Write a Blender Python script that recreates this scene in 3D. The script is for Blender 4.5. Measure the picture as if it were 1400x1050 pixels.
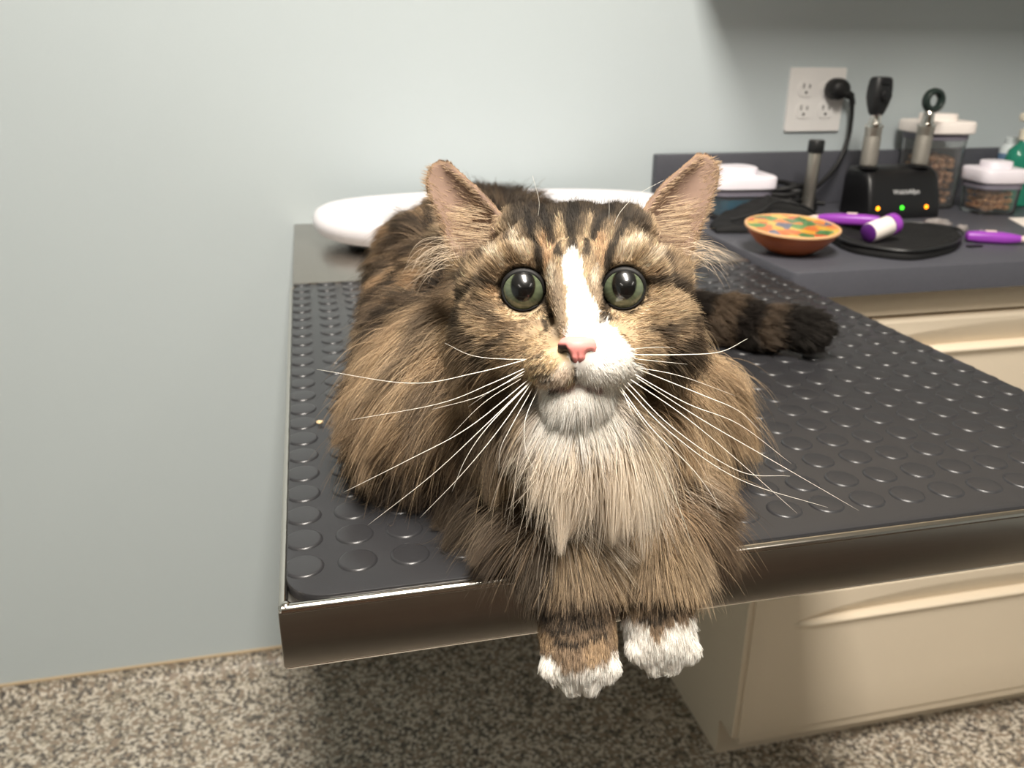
import bpy, bmesh, math, random
import numpy as np
from mathutils import Vector, Matrix, kdtree, bvhtree

for o in list(bpy.data.objects):
    bpy.data.objects.remove(o)
scene = bpy.context.scene
COL = scene.collection
rng = np.random.default_rng(7)
random.seed(7)

# ------------------------------------------------------------------ camera
PITCH, YAW, ROLL, FPX, CAMH = .3756, .2336, .0082, 1155.8, 1.1684
cf = np.array([math.sin(YAW) * math.cos(PITCH), math.cos(YAW) * math.cos(PITCH), -math.sin(PITCH)])
cr = np.array([math.cos(YAW), -math.sin(YAW), 0.0])
cu = np.cross(cr, cf)
cr, cu = math.cos(ROLL) * cr + math.sin(ROLL) * cu, -math.sin(ROLL) * cr + math.cos(ROLL) * cu
CAM = np.array([0, 0, CAMH])
cam_data = bpy.data.cameras.new('camera')
cam_data.sensor_width = 36.0
cam_data.lens = FPX / 1400 * 36.0
cam_data.clip_start = .02
cam_data.dof.use_dof = True
cam_data.dof.focus_distance = .44
cam_data.dof.aperture_fstop = 12.0
cam = bpy.data.objects.new('camera', cam_data)
COL.objects.link(cam)
cam.matrix_world = Matrix(((cr[0], cu[0], -cf[0], 0), (cr[1], cu[1], -cf[1], 0), (cr[2], cu[2], -cf[2], CAMH), (0, 0, 0, 1)))
scene.camera = cam

# ------------------------------------------------------------------ world, lamps, exposure
world = bpy.data.worlds.new('world')
scene.world = world
world.use_nodes = True
world.node_tree.nodes['Background'].inputs[0].default_value = (.8, .85, .9, 1)
world.node_tree.nodes['Background'].inputs[1].default_value = .05
LAMPS = [(.14, -.12, 2.585, 69.0, (.30, 1.15)), (-1.25, -1.6, 2.585, 4.0, (.30, 1.15)), (1.35, -1.6, 2.585, 4.0, (.30, 1.15))]
for lx, ly, lz, lw, ls in LAMPS:
    ld = bpy.data.lights.new('ceiling_lamp', 'AREA')
    ld.shape = 'RECTANGLE'
    ld.size, ld.size_y = ls
    ld.energy = lw
    ld.color = (1.0, .93, .84)
    lo = bpy.data.objects.new('ceiling_lamp', ld)
    COL.objects.link(lo)
    lo.location = (lx, ly, lz)
scene.view_settings.view_transform = 'Standard'
scene.view_settings.look = 'None'
scene.view_settings.exposure = 0.45
scene.view_settings.gamma = 1.0
scene.view_settings.use_curve_mapping = False


# ------------------------------------------------------------------ helpers
def lin(c):
    return tuple(((v / 255) / 12.92 if v / 255 <= .04045 else ((v / 255 + .055) / 1.055) ** 2.4) for v in c)


def mat(name, rgb, rough=.5, metal=0.0, var=.06, scale=30.0, bump=0.0, bscale=200.0, spec=.5, coat=0.0,
        trans=0.0, ior=1.45, emit=0.0, alpha=1.0, aniso=0.0, attr=None, stretch=None):
    m = bpy.data.materials.new(name)
    m.use_nodes = True
    nt = m.node_tree
    b = nt.nodes['Principled BSDF']
    L = nt.links.new
    tc = nt.nodes.new('ShaderNodeTexCoord')
    vec = tc.outputs['Object']
    if stretch:
        mp = nt.nodes.new('ShaderNodeMapping')
        mp.inputs['Scale'].default_value = stretch
        L(vec, mp.inputs['Vector'])
        vec = mp.outputs['Vector']
    nz = nt.nodes.new('ShaderNodeTexNoise')
    nz.inputs['Scale'].default_value = scale
    nz.inputs['Detail'].default_value = 4
    L(vec, nz.inputs['Vector'])
    c = lin(rgb)
    mix = nt.nodes.new('ShaderNodeMix')
    mix.data_type = 'RGBA'
    mix.blend_type = 'MULTIPLY'
    mix.inputs[0].default_value = 1
    if attr:
        at = nt.nodes.new('ShaderNodeAttribute')
        at.attribute_name = attr
        L(at.outputs['Color'], mix.inputs[6])
    else:
        mix.inputs[6].default_value = (*c, 1)
    rmp = nt.nodes.new('ShaderNodeMapRange')
    rmp.inputs['To Min'].default_value = 1 - var
    rmp.inputs['To Max'].default_value = 1 + var
    L(nz.outputs['Fac'], rmp.inputs['Value'])
    L(rmp.outputs['Result'], mix.inputs[7])
    L(mix.outputs[2], b.inputs['Base Color'])
    b.inputs['Roughness'].default_value = rough
    b.inputs['Metallic'].default_value = metal
    b.inputs['Specular IOR Level'].default_value = spec
    b.inputs['Coat Weight'].default_value = coat
    b.inputs['Transmission Weight'].default_value = trans
    b.inputs['IOR'].default_value = ior
    b.inputs['Alpha'].default_value = alpha
    b.inputs['Anisotropic'].default_value = aniso
    if emit:
        b.inputs['Emission Color'].default_value = (*c, 1)
        b.inputs['Emission Strength'].default_value = emit
    if bump:
        n2 = nt.nodes.new('ShaderNodeTexNoise')
        n2.inputs['Scale'].default_value = bscale
        n2.inputs['Detail'].default_value = 3
        L(vec, n2.inputs['Vector'])
        bp = nt.nodes.new('ShaderNodeBump')
        bp.inputs['Strength'].default_value = bump
        bp.inputs['Distance'].default_value = .002
        L(n2.outputs['Fac'], bp.inputs['Height'])
        L(bp.outputs['Normal'], b.inputs['Normal'])
    return m


def to_mesh(name, bm, smooth=40):
    bmesh.ops.recalc_face_normals(bm, faces=bm.faces)
    me = bpy.data.meshes.new(name)
    bm.to_mesh(me)
    bm.free()
    if smooth:
        for p in me.polygons:
            p.use_smooth = True
        me.set_sharp_from_angle(angle=math.radians(smooth))
    return me


def link(name, data, m=None, parent=None, loc=(0, 0, 0)):
    o = bpy.data.objects.new(name, data)
    COL.objects.link(o)
    o.location = loc
    if m is not None and data is not None:
        data.materials.append(m)
    if parent is not None:
        o.parent = parent
    return o


def tag(o, label=None, cat=None, group=None, kind=None):
    for k, v in (('label', label), ('category', cat), ('group', group), ('kind', kind)):
        if v:
            o[k] = v
    return o


def thing(name, loc, label, cat, group=None):
    o = link(name, None, loc=loc)
    o.empty_display_size = .02
    return tag(o, label, cat, group)


def root_of(o):
    while o.parent:
        o = o.parent
    return o


def part(name, bm, m, parent, smooth=40, label=None, kind=None):
    """bm is in world coordinates; stored relative to the thing's base"""
    r = root_of(parent)
    bmesh.ops.translate(bm, verts=bm.verts, vec=-Vector(r.location))
    o = link(name, to_mesh(name, bm, smooth), m, parent)
    tag(o, label, kind=kind)
    return o


def solo(name, bm, m, label=None, cat=None, group=None, kind=None, smooth=40, base=None):
    base = Vector(base or (0, 0, 0))
    bmesh.ops.translate(bm, verts=bm.verts, vec=-base)
    o = link(name, to_mesh(name, bm, smooth), m, loc=base)
    return tag(o, label, cat, group, kind)


def B():
    return bmesh.new()


def box(bm, lo, hi, bev=0.0, seg=2, M=None):
    r = bmesh.ops.create_cube(bm, size=1)
    vs = r['verts']
    for v in vs:
        v.co = Vector([lo[i] + (v.co[i] + .5) * (hi[i] - lo[i]) for i in range(3)])
    if bev:
        es = list({e for v in vs for e in v.link_edges})
        r = bmesh.ops.bevel(bm, geom=es, offset=bev, segments=seg, affect='EDGES', profile=.5)
        vs = list({v for f in r['faces'] for v in f.verts} | {v for v in vs if v.is_valid})
    if M is not None:
        bmesh.ops.transform(bm, matrix=M, verts=[v for v in vs if v.is_valid])
    return bm


def lathe(bm, prof, seg=32, M=None, sx=1.0, sy=1.0, power=2.0):
    """prof: (radius, z) list, axis z; power>2 gives a rounded square section"""
    rings = []
    for r, z in prof:
        ring = []
        for k in range(seg):
            a = 2 * math.pi * k / seg
            ca, sa = math.cos(a), math.sin(a)
            q = (abs(ca) ** power + abs(sa) ** power) ** (-1 / power)
            p = Vector((r * q * ca * sx, r * q * sa * sy, z))
            ring.append(bm.verts.new(M @ p if M is not None else p))
        rings.append(ring)
    for a, b in zip(rings, rings[1:]):
        for k in range(seg):
            bm.faces.new((a[k], a[(k + 1) % seg], b[(k + 1) % seg], b[k]))
    if prof[0][0] > 1e-6:
        bm.faces.new(rings[0][::-1])
    if prof[-1][0] > 1e-6:
        bm.faces.new(rings[-1])
    bmesh.ops.remove_doubles(bm, verts=bm.verts, dist=1e-7)
    return bm


def spline(pts, n=8):
    P = [np.array(p, float) for p in pts]
    P = [2 * P[0] - P[1]] + P + [2 * P[-1] - P[-2]]
    out = []
    for i in range(1, len(P) - 2):
        for k in range(n):
            t = k / n
            a, b, c, d = P[i - 1:i + 3]
            out.append(.5 * (2 * b + (c - a) * t + (2 * a - 5 * b + 4 * c - d) * t * t + (3 * b - a - 3 * c + d) * t ** 3))
    out.append(P[-2])
    return np.array(out)


def tube(bm, pts, r, seg=8, cap=True, flat=None):
    pts = np.asarray(pts, float)
    n = len(pts)
    rr = np.broadcast_to(np.asarray(r, float), (n,))
    T = np.gradient(pts, axis=0)
    T /= np.linalg.norm(T, axis=1)[:, None] + 1e-12
    ref = np.array([0, 0, 1.0]) if abs(T[0][2]) < .9 else np.array([1.0, 0, 0])
    u = np.cross(T[0], ref)
    u /= np.linalg.norm(u)
    rings = []
    for i in range(n):
        u = u - T[i] * (u @ T[i])
        u /= np.linalg.norm(u)
        v = np.cross(T[i], u)
        ring = []
        for k in range(seg):
            a = 2 * math.pi * k / seg
            ring.append(bm.verts.new(Vector(pts[i] + rr[i] * (math.cos(a) * u + math.sin(a) * v * (flat or 1)))))
        rings.append(ring)
    for a, b in zip(rings, rings[1:]):
        for k in range(seg):
            bm.faces.new((a[k], a[(k + 1) % seg], b[(k + 1) % seg], b[k]))
    if cap:
        bm.faces.new(rings[0][::-1])
        bm.faces.new(rings[-1])
    return bm


def prism(bm, poly, z0, z1, bev=0.0, M=None):
    """closed 2D outline extruded in z"""
    lo = [bm.verts.new((x, y, z0)) for x, y in poly]
    f = bm.faces.new(lo)
    r = bmesh.ops.extrude_face_region(bm, geom=[f])
    vs = [v for v in r['geom'] if isinstance(v, bmesh.types.BMVert)]
    for v in vs:
        v.co.z = z1
    allv = lo + vs
    if bev:
        top = [e for e in {e for v in vs for e in v.link_edges} if all(w in vs for w in e.verts)]
        r = bmesh.ops.bevel(bm, geom=top, offset=bev, segments=2, affect='EDGES', profile=.5)
        allv = [v for v in bm.verts if v.is_valid]
    if M is not None:
        bmesh.ops.transform(bm, matrix=M, verts=[v for v in allv if v.is_valid])
    return bm


def rrect(x0, x1, y0, y1, r, n=8):
    out = []
    for cx, cy, a0 in ((x1 - r, y1 - r, 0), (x0 + r, y1 - r, 90), (x0 + r, y0 + r, 180), (x1 - r, y0 + r, 270)):
        for k in range(n + 1):
            a = math.radians(a0 + 90 * k / n)
            out.append((cx + r * math.cos(a), cy + r * math.sin(a)))
    return out


# ------------------------------------------------------------------ layout numbers (metres)
YW, FL = 1.517, -.03            # back wall, floor
XL, XR = -.035, .622            # exam table sides
YF, ZT = .4056, .882            # table front, lip top
XC, YC, ZC = .627, .997, .893   # counter left end, front, top

# ------------------------------------------------------------------ materials of the room
m_wall = mat('wall_paint', (189, 199, 202), .75, var=.015, scale=3, bump=.08, bscale=350)
m_ceil = mat('ceiling_tile', (232, 230, 224), .9, var=.03, scale=60)
m_front = mat('far_wall_paint', (112, 98, 84), .8, var=.03, scale=3)
m_wood = mat('door_veneer', (96, 66, 44), .5, var=.25, scale=6, stretch=(8, 8, .6))
m_trim = mat('base_trim', (196, 176, 146), .5, var=.08)


def floor_material():
    m = bpy.data.materials.new('speckled_vinyl')
    m.use_nodes = True
    nt = m.node_tree
    b = nt.nodes['Principled BSDF']
    L = nt.links.new
    tc = nt.nodes.new('ShaderNodeTexCoord')
    col = None
    base = nt.nodes.new('ShaderNodeRGB')
    base.outputs[0].default_value = (*lin((142, 134, 120)), 1)
    col = base.outputs[0]
    for sc, seed, thr, rgb in ((150, 0.0, .62, (180, 170, 153)), (125, 3.1, .66, (104, 98, 90)), (170, 7.7, .80, (84, 80, 77)),
                               (110, 5.2, .70, (146, 132, 116)), (190, 9.4, .74, (206, 198, 184))):
        mp = nt.nodes.new('ShaderNodeMapping')
        mp.inputs['Location'].default_value = (seed, seed * 1.7, seed * .6)
        L(tc.outputs['Object'], mp.inputs['Vector'])
        vo = nt.nodes.new('ShaderNodeTexVoronoi')
        vo.inputs['Scale'].default_value = sc
        L(mp.outputs['Vector'], vo.inputs['Vector'])
        sep = nt.nodes.new('ShaderNodeSeparateColor')
        L(vo.outputs['Color'], sep.inputs[0])
        st = nt.nodes.new('ShaderNodeMath')
        st.operation = 'GREATER_THAN'
        st.inputs[1].default_value = thr
        L(sep.outputs[0], st.inputs[0])
        mx = nt.nodes.new('ShaderNodeMix')
        mx.data_type = 'RGBA'
        L(st.outputs[0], mx.inputs[0])
        L(col, mx.inputs[6])
        mx.inputs[7].default_value = (*lin(rgb), 1)
        col = mx.outputs[2]
    L(col, b.inputs['Base Color'])
    b.inputs['Roughness'].default_value = .45
    return m


m_floor = floor_material()

# ------------------------------------------------------------------ room shell
RX0, RX1, RY0, RZ = -2.4, 2.5, -3.0, 2.62
bm = box(B(), (RX0, RY0, FL - .06), (RX1, YW, FL)); solo('floor', bm, m_floor, kind='structure')
bm = box(B(), (RX0, RY0, RZ), (RX1, YW, RZ + .05)); solo('ceiling', bm, m_ceil, kind='structure')
bm = box(B(), (RX0, YW, FL - .06), (RX1, YW + .08, RZ)); solo('wall_back', bm, m_wall, kind='structure')
bm = box(B(), (RX0 - .08, RY0, FL - .06), (RX0, YW, RZ)); solo('wall_left', bm, m_wall, kind='structure')
bm = box(B(), (RX1, RY0, FL - .06), (RX1 + .08, YW, RZ)); solo('wall_right', bm, m_wall, kind='structure')
bm = box(B(), (RX0, RY0 - .08, FL - .06), (RX1, RY0, RZ)); solo('wall_front', bm, m_front, kind='structure')
bm = box(B(), (-.75, RY0, FL), (.25, RY0 + .04, 2.05), .004); solo('door_1', bm, m_wood, kind='structure')
# coved base of the same speckled sheet, with a thin cap strip
bm = B()
prof = [(YW - .0005, FL + .001)] + [(YW - .03 + .03 * math.sin(a), FL + .03 - .03 * math.cos(a)) for a in np.linspace(0, math.pi / 2, 7)]
prof = [(YW - .0, FL)] + [(YW - .034 + .031 * math.sin(a), FL + .031 - .031 * math.cos(a)) for a in np.linspace(0, math.pi / 2, 8)] + [(YW, FL + .031)]
va = [bm.verts.new((RX0, y, z)) for y, z in prof]
vb = [bm.verts.new((XC + .02, y, z)) for y, z in prof]
for i in range(len(prof)):
    j = (i + 1) % len(prof)
    bm.faces.new((va[i], va[j], vb[j], vb[i]))
bm.faces.new(va); bm.faces.new(vb[::-1])
solo('baseboard_back', bm, m_floor, kind='structure')
bm = box(B(), (RX0, YW - .0045, FL + .031), (XC + .02, YW, FL + .037), .001); solo('trim_1', bm, m_trim, kind='structure')

# ceiling fixtures that hold the lamps
m_white_metal = mat('white_enamel', (235, 235, 232), .4)
m_diff = mat('lamp_diffuser', (255, 246, 232), .6, emit=1.0)
for i, (lx, ly, lz, lw, ls) in enumerate(LAMPS):
    t = thing('ceiling_light', (lx, ly, 2.62), ['long white ceiling light right above the exam table', 'long white ceiling light near the left wall behind the viewer',
              'long white ceiling light near the right wall behind the viewer'][i], 'light', 'ceiling lights')
    w, l = ls[0] / 2 + .03, ls[1] / 2 + .03
    for nm, lo, hi in (('side_rail', (lx - w, ly - l, 2.57), (lx - w + .025, ly + l, 2.62)), ('side_rail', (lx + w - .025, ly - l, 2.57), (lx + w, ly + l, 2.62)),
                       ('end_rail', (lx - w + .025, ly - l, 2.57), (lx + w - .025, ly - l + .025, 2.62)), ('end_rail', (lx - w + .025, ly + l - .025, 2.57), (lx + w - .025, ly + l, 2.62))):
        part(nm, box(B(), lo, hi, .003), m_white_metal, t)
    part('diffuser', box(B(), (lx - w + .025, ly - l + .025, 2.6), (lx + w - .025, ly + l - .025, 2.61)), m_diff, t)

# unseen bench added below the viewing spot to darken the table apron's reflection
m_bench = mat('dark_walnut', (52, 38, 28), .45, var=.2, scale=5, stretch=(1, 12, 12))
vb = thing('added_bench', (.4, -.46, FL), 'dark brown bench added out of view to darken the reflection in the table edge', 'bench')
for k in range(5):
    part('seat_slat', box(B(), (-.8, -.84 + k * .152, .42), (1.6, -.84 + k * .152 + .148, .45), .004), m_bench, vb)
for lx, ly in ((-.75, -.8), (1.5, -.8), (-.75, -.15), (1.5, -.15)):
    part('leg', box(B(), (lx, ly, FL), (lx + .05, ly + .05, .42), .004), m_bench, vb)
for ly in (-.79, -.14):
    part('apron_rail', box(B(), (-.70, ly, .35), (1.50, ly + .03, .42), .003), m_bench, vb)

# ------------------------------------------------------------------ exam table
m_steel = mat('brushed_steel', (172, 166, 158), .3, 1.0, var=.06, scale=14, aniso=.4, stretch=(1, 30, 30), bump=.02, bscale=120)
m_steel_edge = mat('polished_steel_edge', (205, 200, 192), .16, 1.0, var=.03)
m_rubber = mat('black_rubber', (44, 44, 46), .30, var=.12, scale=40, bump=.05, bscale=900)
m_rubber_side = m_rubber
m_grey_metal = mat('grey_bracket', (120, 120, 120), .5, .6)
tb = thing('exam_table', (.30, 1.0, ZT), 'stainless steel exam table folded down from the wall, cat lying on it', 'table')
part('tray_top', box(B(), (XL + .004, YF + .004, ZT - .009), (XR, 1.104, ZT - .005)), m_steel, tb)
# front apron with rolled upper edge
part('front_apron', box(B(), (XL, YF, ZT - .041), (XR, YF + .004, ZT - .003), .0012), m_steel, tb)
part('rolled_edge', tube(B(), [(XL + .002, YF + .0032, ZT - .0034), (XR, YF + .0032, ZT - .0034)], .0034, 12), m_steel_edge, tb)
part('bottom_hem', tube(B(), [(XL + .001, YF + .002, ZT - .0412), (XR, YF + .002, ZT - .0412)], .0016, 8), m_steel_edge, tb)
part('side_apron', box(B(), (XL, YF + .004, ZT - .041), (XL + .0035, 1.104, ZT - .002), .0012), m_steel, tb)
part('side_edge', tube(B(), [(XL + .0026, YF + .004, ZT - .0028), (XL + .0026, 1.1, ZT - .0028)], .0026, 10), m_steel_edge, tb)
part('side_apron', box(B(), (XR - .003, YF + .004, ZT - .041), (XR, 1.104, ZT - .006), .0012), m_steel, tb)
bmc = B(); bmesh.ops.create_uvsphere(bmc, u_segments=14, v_segments=10, radius=.0042)
bmesh.ops.translate(bmc, verts=bmc.verts, vec=(XL + .0042, YF + .0042, ZT - .0035))
part('corner_weld', bmc, m_steel_edge, tb)
# fixed rear deck
part('rear_deck', box(B(), (XL + .004, 1.106, ZT - .04), (XR, YW - .001, ZT + .003), .002), m_steel, tb)
part('hinge', tube(B(), [(XL + .006, 1.105, ZT - .03), (XR, 1.105, ZT - .03)], .005, 10), m_steel_edge, tb)
for x in (.08, .5):
    part('support_strut', tube(B(), [(x, YW - .02, .35), (x, 1.0, ZT - .045)], .014, 10), m_grey_metal, tb)
    part('wall_plate', box(B(), (x - .03, YW - .02, .28), (x + .03, YW, ZT - .04), .003), m_grey_metal, tb)

# rubber mat with raised round studs
MX0, MX1, MY0, MY1, MZ = -.0305, .620, .4105, 1.102, ZT + .0015
STZ = .0016
mt = thing('rubber_mat', (.3, .75, ZT - .005), 'black rubber mat with raised round studs on the exam table', 'mat')
bm = B()
prism(bm, rrect(MX0, MX1, MY0, MY1, .024), ZT - .005, MZ, .0008)
part('base_sheet', bm, m_rubber, mt)
px_, py_ = .0314, .0302
RS = .0122


def stud_bm(bm, cx, cy, clip):
    prof = [(RS, 0)] + [(RS - .0002 - .0022 * (1 - math.cos(a)), STZ * math.sin(a)) for a in (.35, .7, 1.0, 1.3, 1.57)] + [(0, STZ)]
    rings = []
    n = 20
    for r, z in prof:
        ring = []
        for k in range(n):
            a = 2 * math.pi * k / n
            x, y = cx + r * math.cos(a), cy + r * math.sin(a)
            if clip:
                x = min(max(x, MX0 + .0006 - 0 * z), MX1 - .0006)
                y = min(max(y, MY0 + .0006), MY1 - .0006)
            ring.append(bm.verts.new((x, y, MZ - .0003 + z)))
        rings.append(ring)
    for a, b in zip(rings[:6], rings[1:6]):
        for k in range(n):
            bm.faces.new((a[k], a[(k + 1) % n], b[(k + 1) % n], b[k]))
    bm.faces.new(rings[5])
    for v in rings[6]:
        bm.verts.remove(v)


studs = []
i0 = 0
for i in range(22):
    for j in range(24):
        cx, cy = -.0205 + px_ * i, .4112 + py_ * j
        if cx > MX1 + .004 or cy > MY1 + .004:
            continue
        if math.hypot(max(0, MX0 + .024 - cx), max(0, MY0 + .024 - cy)) > .020:
            continue
        studs.append((math.hypot(cx, cy), cx, cy))
studs.sort()
bm = B(); stud_bm(bm, 0, 0, False)
stud_mesh = to_mesh('stud', bm, 25); stud_mesh.materials.append(m_rubber)
rest = B()
r0 = Vector(mt.location)
for k, (d, cx, cy) in enumerate(studs):
    cut = cx - RS < MX0 or cx + RS > MX1 or cy - RS < MY0 or cy + RS > MY1
    if k < 300:
        if cut:
            b2 = B(); stud_bm(b2, cx, cy, True)
            part('stud', b2, m_rubber, mt, 25)
        else:
            link('stud', stud_mesh, None, mt, Vector((cx, cy, 0)) - r0)
    else:
        stud_bm(rest, cx, cy, cut)
part('stud_field', rest, m_rubber, mt, 25, kind='stuff')

# crumb on the mat
m_crumb = mat('crumb', (206, 180, 140), .8, var=.2, scale=400)
bm = B(); bmesh.ops.create_icosphere(bm, subdivisions=2, radius=.0026)
for v in bm.verts:
    v.co *= 1 + .35 * math.sin(v.co.x * 2900 + 1) * math.cos(v.co.y * 2300); v.co.z *= .6
bmesh.ops.translate(bm, verts=bm.verts, vec=(-.0066, .6466, MZ + STZ + .0012))
solo('food_crumb', bm, m_crumb, 'tiny tan crumb on the black mat left of the cat', 'crumb', base=(-.0066, .6466, MZ + STZ))

# ------------------------------------------------------------------ white scale on the rear deck
m_scale = mat('white_plastic', (240, 236, 240), .35, var=.015)
m_blackpl = mat('black_plastic', (22, 22, 24), .4, var=.1)
sc = thing('pet_scale', (.30, 1.36, ZT + .003), 'white oval pet scale behind the cat against the wall', 'scale')
bm = B()
sx_, sy_ = .302, .150
prof = [(.0, .012), (.84, .012), (.92, .015), (.97, .021), (1.0, .032), (1.0, .042), (.985, .050), (.955, .0545), (.92, .0555), (.87, .053), (.78, .050), (.5, .049), (0, .0485)]
lathe(bm, [(r, ZT + .003 + z) for r, z in prof], 96, Matrix.Translation((.303, 1.336, 0)), sx_, sy_, 2.6)
part('weighing_tray', bm, m_scale, sc, 60)
bm = B()
lathe(bm, [(r, ZT + .003 + z) for r, z in [(0, .004), (.82, .004), (.84, .006), (.84, .0118), (0, .0118)]], 72, Matrix.Translation((.303, 1.336, 0)), sx_, sy_, 2.6)
part('base', bm, m_blackpl, sc)
for fx, fy in ((.12, 1.26), (.48, 1.26), (.12, 1.41), (.48, 1.41)):
    part('foot', lathe(B(), [(.012, ZT + .003), (.012, ZT + .0075)], 16, Matrix.Translation((fx, fy, 0))), m_blackpl, sc)

# ------------------------------------------------------------------ base cabinet and counter
m_cab = mat('cream_laminate', (224, 210, 188), .42, var=.015, scale=4)
m_counter = mat('slate_laminate', (78, 79, 86), .42, var=.10, scale=180, bump=.03, bscale=500)
CX1 = 2.45
YD = 1.022   # drawer faces
cb = thing('base_cabinet', (1.5, 1.27, FL), 'cream base cabinet with wide drawers under the dark counter', 'cabinet')
bm = B()
prism(bm, [(1.03, .05), (1.03, ZC - .038), (YW - .001, ZC - .038), (YW - .001, FL), (1.077, FL), (1.077, .05)], .646, .664)
for v in bm.verts:
    v.co = Vector((v.co.z, v.co.x, v.co.y))
part('side_panel', bm, m_cab, cb)
part('carcass', box(B(), (.664, 1.05, .05), (CX1, YW - .001, ZC - .038)), m_cab, cb)
part('toe_kick', box(B(), (.664, 1.077, FL), (CX1, 1.10, .05)), m_cab, cb)
part('top_rail', box(B(), (.646, 1.03, .812), (CX1, 1.05, ZC - .038), .001), m_cab, cb)
part('bottom_rail', box(B(), (.664, 1.032, .03), (CX1, 1.05, .052), .001), m_cab, cb)


def drawer(x0, x1, z0, z1, zl):
    """front with a moulded crescent finger pull whose flat lip is at height zl"""
    cx = (x0 + x1) / 2
    W = (x1 - x0) / 2 - .072
    xs = np.unique(np.concatenate([np.linspace(x0, x1, 60), np.linspace(cx - W, cx + W, 70)]))
    zs = np.unique(np.concatenate([np.linspace(z0, z1, 8), np.linspace(zl - .022, zl + .008, 20), np.linspace(zl + .008, min(z1 - .004, zl + .056), 24)]))
    g = B()
    V = []
    for z in zs:
        row = []
        for x in xs:
            q = min(1, abs(x - cx) / W)
            h = .040 * (1 - q ** 2.0) ** .7 if q < 1 else 0
            y = YD
            if q < 1 and h > 1e-4:
                t = (z - zl) / h
                env = min(1, (1 - q) * 12)
                if 0 <= t <= 1:
                    y += .014 * (1 - t) ** 1.2 * min(1, t * h / .003) * min(1, h / .02)
                if z < zl + .003:   # rounded lip below the scoop
                    y -= .006 * env * math.exp(-((z - zl + .003) / .006) ** 2)
            ed = min(x - x0, x1 - x, z - z0, z1 - z)
            if ed < .004:
                y += .004 * (1 - ed / .004) ** 2
            row.append(g.verts.new((x, y, z)))
        V.append(row)
    for i in range(len(zs) - 1):
        for j in range(len(xs) - 1):
            g.faces.new((V[i][j], V[i][j + 1], V[i + 1][j + 1], V[i + 1][j]))
    rim = [V[0][j] for j in range(len(xs))] + [V[i][-1] for i in range(1, len(zs))] + [V[-1][j] for j in range(len(xs) - 2, -1, -1)] + [V[i][0] for i in range(len(zs) - 2, 0, -1)]
    back = [g.verts.new((v.co.x, 1.032 + .018, v.co.z)) for v in rim]
    for k in range(len(rim)):
        g.faces.new((rim[k], back[k], back[(k + 1) % len(rim)], rim[(k + 1) % len(rim)]))
    g.faces.new(back)
    return part('drawer_front', g, m_cab, cb, 50)


for x0, x1 in ((.656, 1.490), (1.500, 2.334)):
    drawer(x0, x1, .580, .806, .756)
    drawer(x0, x1, .350, .574, .523)
    drawer(x0, x1, .054, .344, .284)

bm = B()
prism(bm, [(XC, YW - .001), (XC, YC + .012), (XC + .004, YC + .004), (XC + .014, YC), (CX1, YC), (CX1, YW - .001)], ZC - .038, ZC, .003)
ct = thing('countertop', (1.5, 1.25, ZC - .038), 'dark slate laminate countertop with vet tools standing on it', 'countertop')
part('worktop', bm, m_counter, ct)
solo('trim_2', box(B(), (XC + .0, YW - .019, ZC), (CX1, YW - .0005, ZC + .099), .002), m_counter, kind='structure')

# wall cabinet above the counter, out of view; it shades the wall over the counter
wc = thing('wall_cabinet', (1.5, 1.35, 1.42), 'cream wall cabinet hanging above the counter', 'cabinet')
part('carcass', box(B(), (.63, 1.20, 1.42), (CX1, YW - .001, 2.2), .002), m_cab, wc)
for x0, x1 in ((.632, 1.085), (1.089, 1.54), (1.544, 1.995), (1.999, 2.446)):
    d = part('door', box(B(), (x0, 1.18, 1.422), (x1, 1.199, 2.198), .003), m_cab, wc)
    part('handle', tube(B(), spline([(x1 - .03, 1.18, 1.46), (x1 - .03, 1.155, 1.47), (x1 - .03, 1.155, 1.55), (x1 - .03, 1.18, 1.56)], 5), .004, 8), m_steel_edge, d)

# ------------------------------------------------------------------ wall outlet, plug, cord
m_plate = mat('outlet_plastic', (236, 234, 232), .35, var=.02)
m_slot = mat('outlet_slot', (40, 34, 30), .6)
ox, oz = .9464, 1.0864
ol = thing('wall_outlet', (ox, YW, oz), 'white four-socket wall outlet plate above the counter', 'outlet')
bm = B()
prism(bm, rrect(ox - .058, ox + .058, oz - .0572, oz + .0572, .004, 4), -(YW - .0002), -(YW - .0062))
for v in bm.verts:
    v.co = Vector((v.co.x, -v.co.z, v.co.y))
part('plate', bm, m_plate, ol, 30)
for sx in (-.0232, .0232):
    for sz in (-.0195, .0195):
        bm = B()
        poly = []
        for k in range(28):
            a = 2 * math.pi * k / 28
            poly.append((ox + sx + .0172 * math.cos(a), oz + sz + max(-.0140, min(.0140, .0172 * math.sin(a)))))
        prism(bm, poly, -(YW - .006), -(YW - .0078))
        for v in bm.verts:
            v.co = Vector((v.co.x, -v.co.z, v.co.y))
        s = part('socket', bm, m_plate, ol, 30)
        for dx, h in ((-.0063, .0085), (.0063, .007)):
            part('slot', box(B(), (ox + sx + dx - .0012, YW - .0081, oz + sz + .001), (ox + sx + dx + .0012, YW - .0076, oz + sz + .001 + h)), m_slot, s)
        bm = lathe(B(), [(.0026, 0), (.0026, .0005)], 14, Matrix.Translation((ox + sx, YW - .0076, oz + sz - .0065)) @ Matrix.Rotation(math.pi / 2, 4, 'X'))
        part('ground_hole', bm, m_slot, s)
m_cord = mat('black_cord', (20, 20, 21), .5, var=.1)
pc = thing('power_cord', (.98, 1.49, ZC), 'black plug in the outlet with its cord drooping behind the charger', 'cord')
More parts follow.
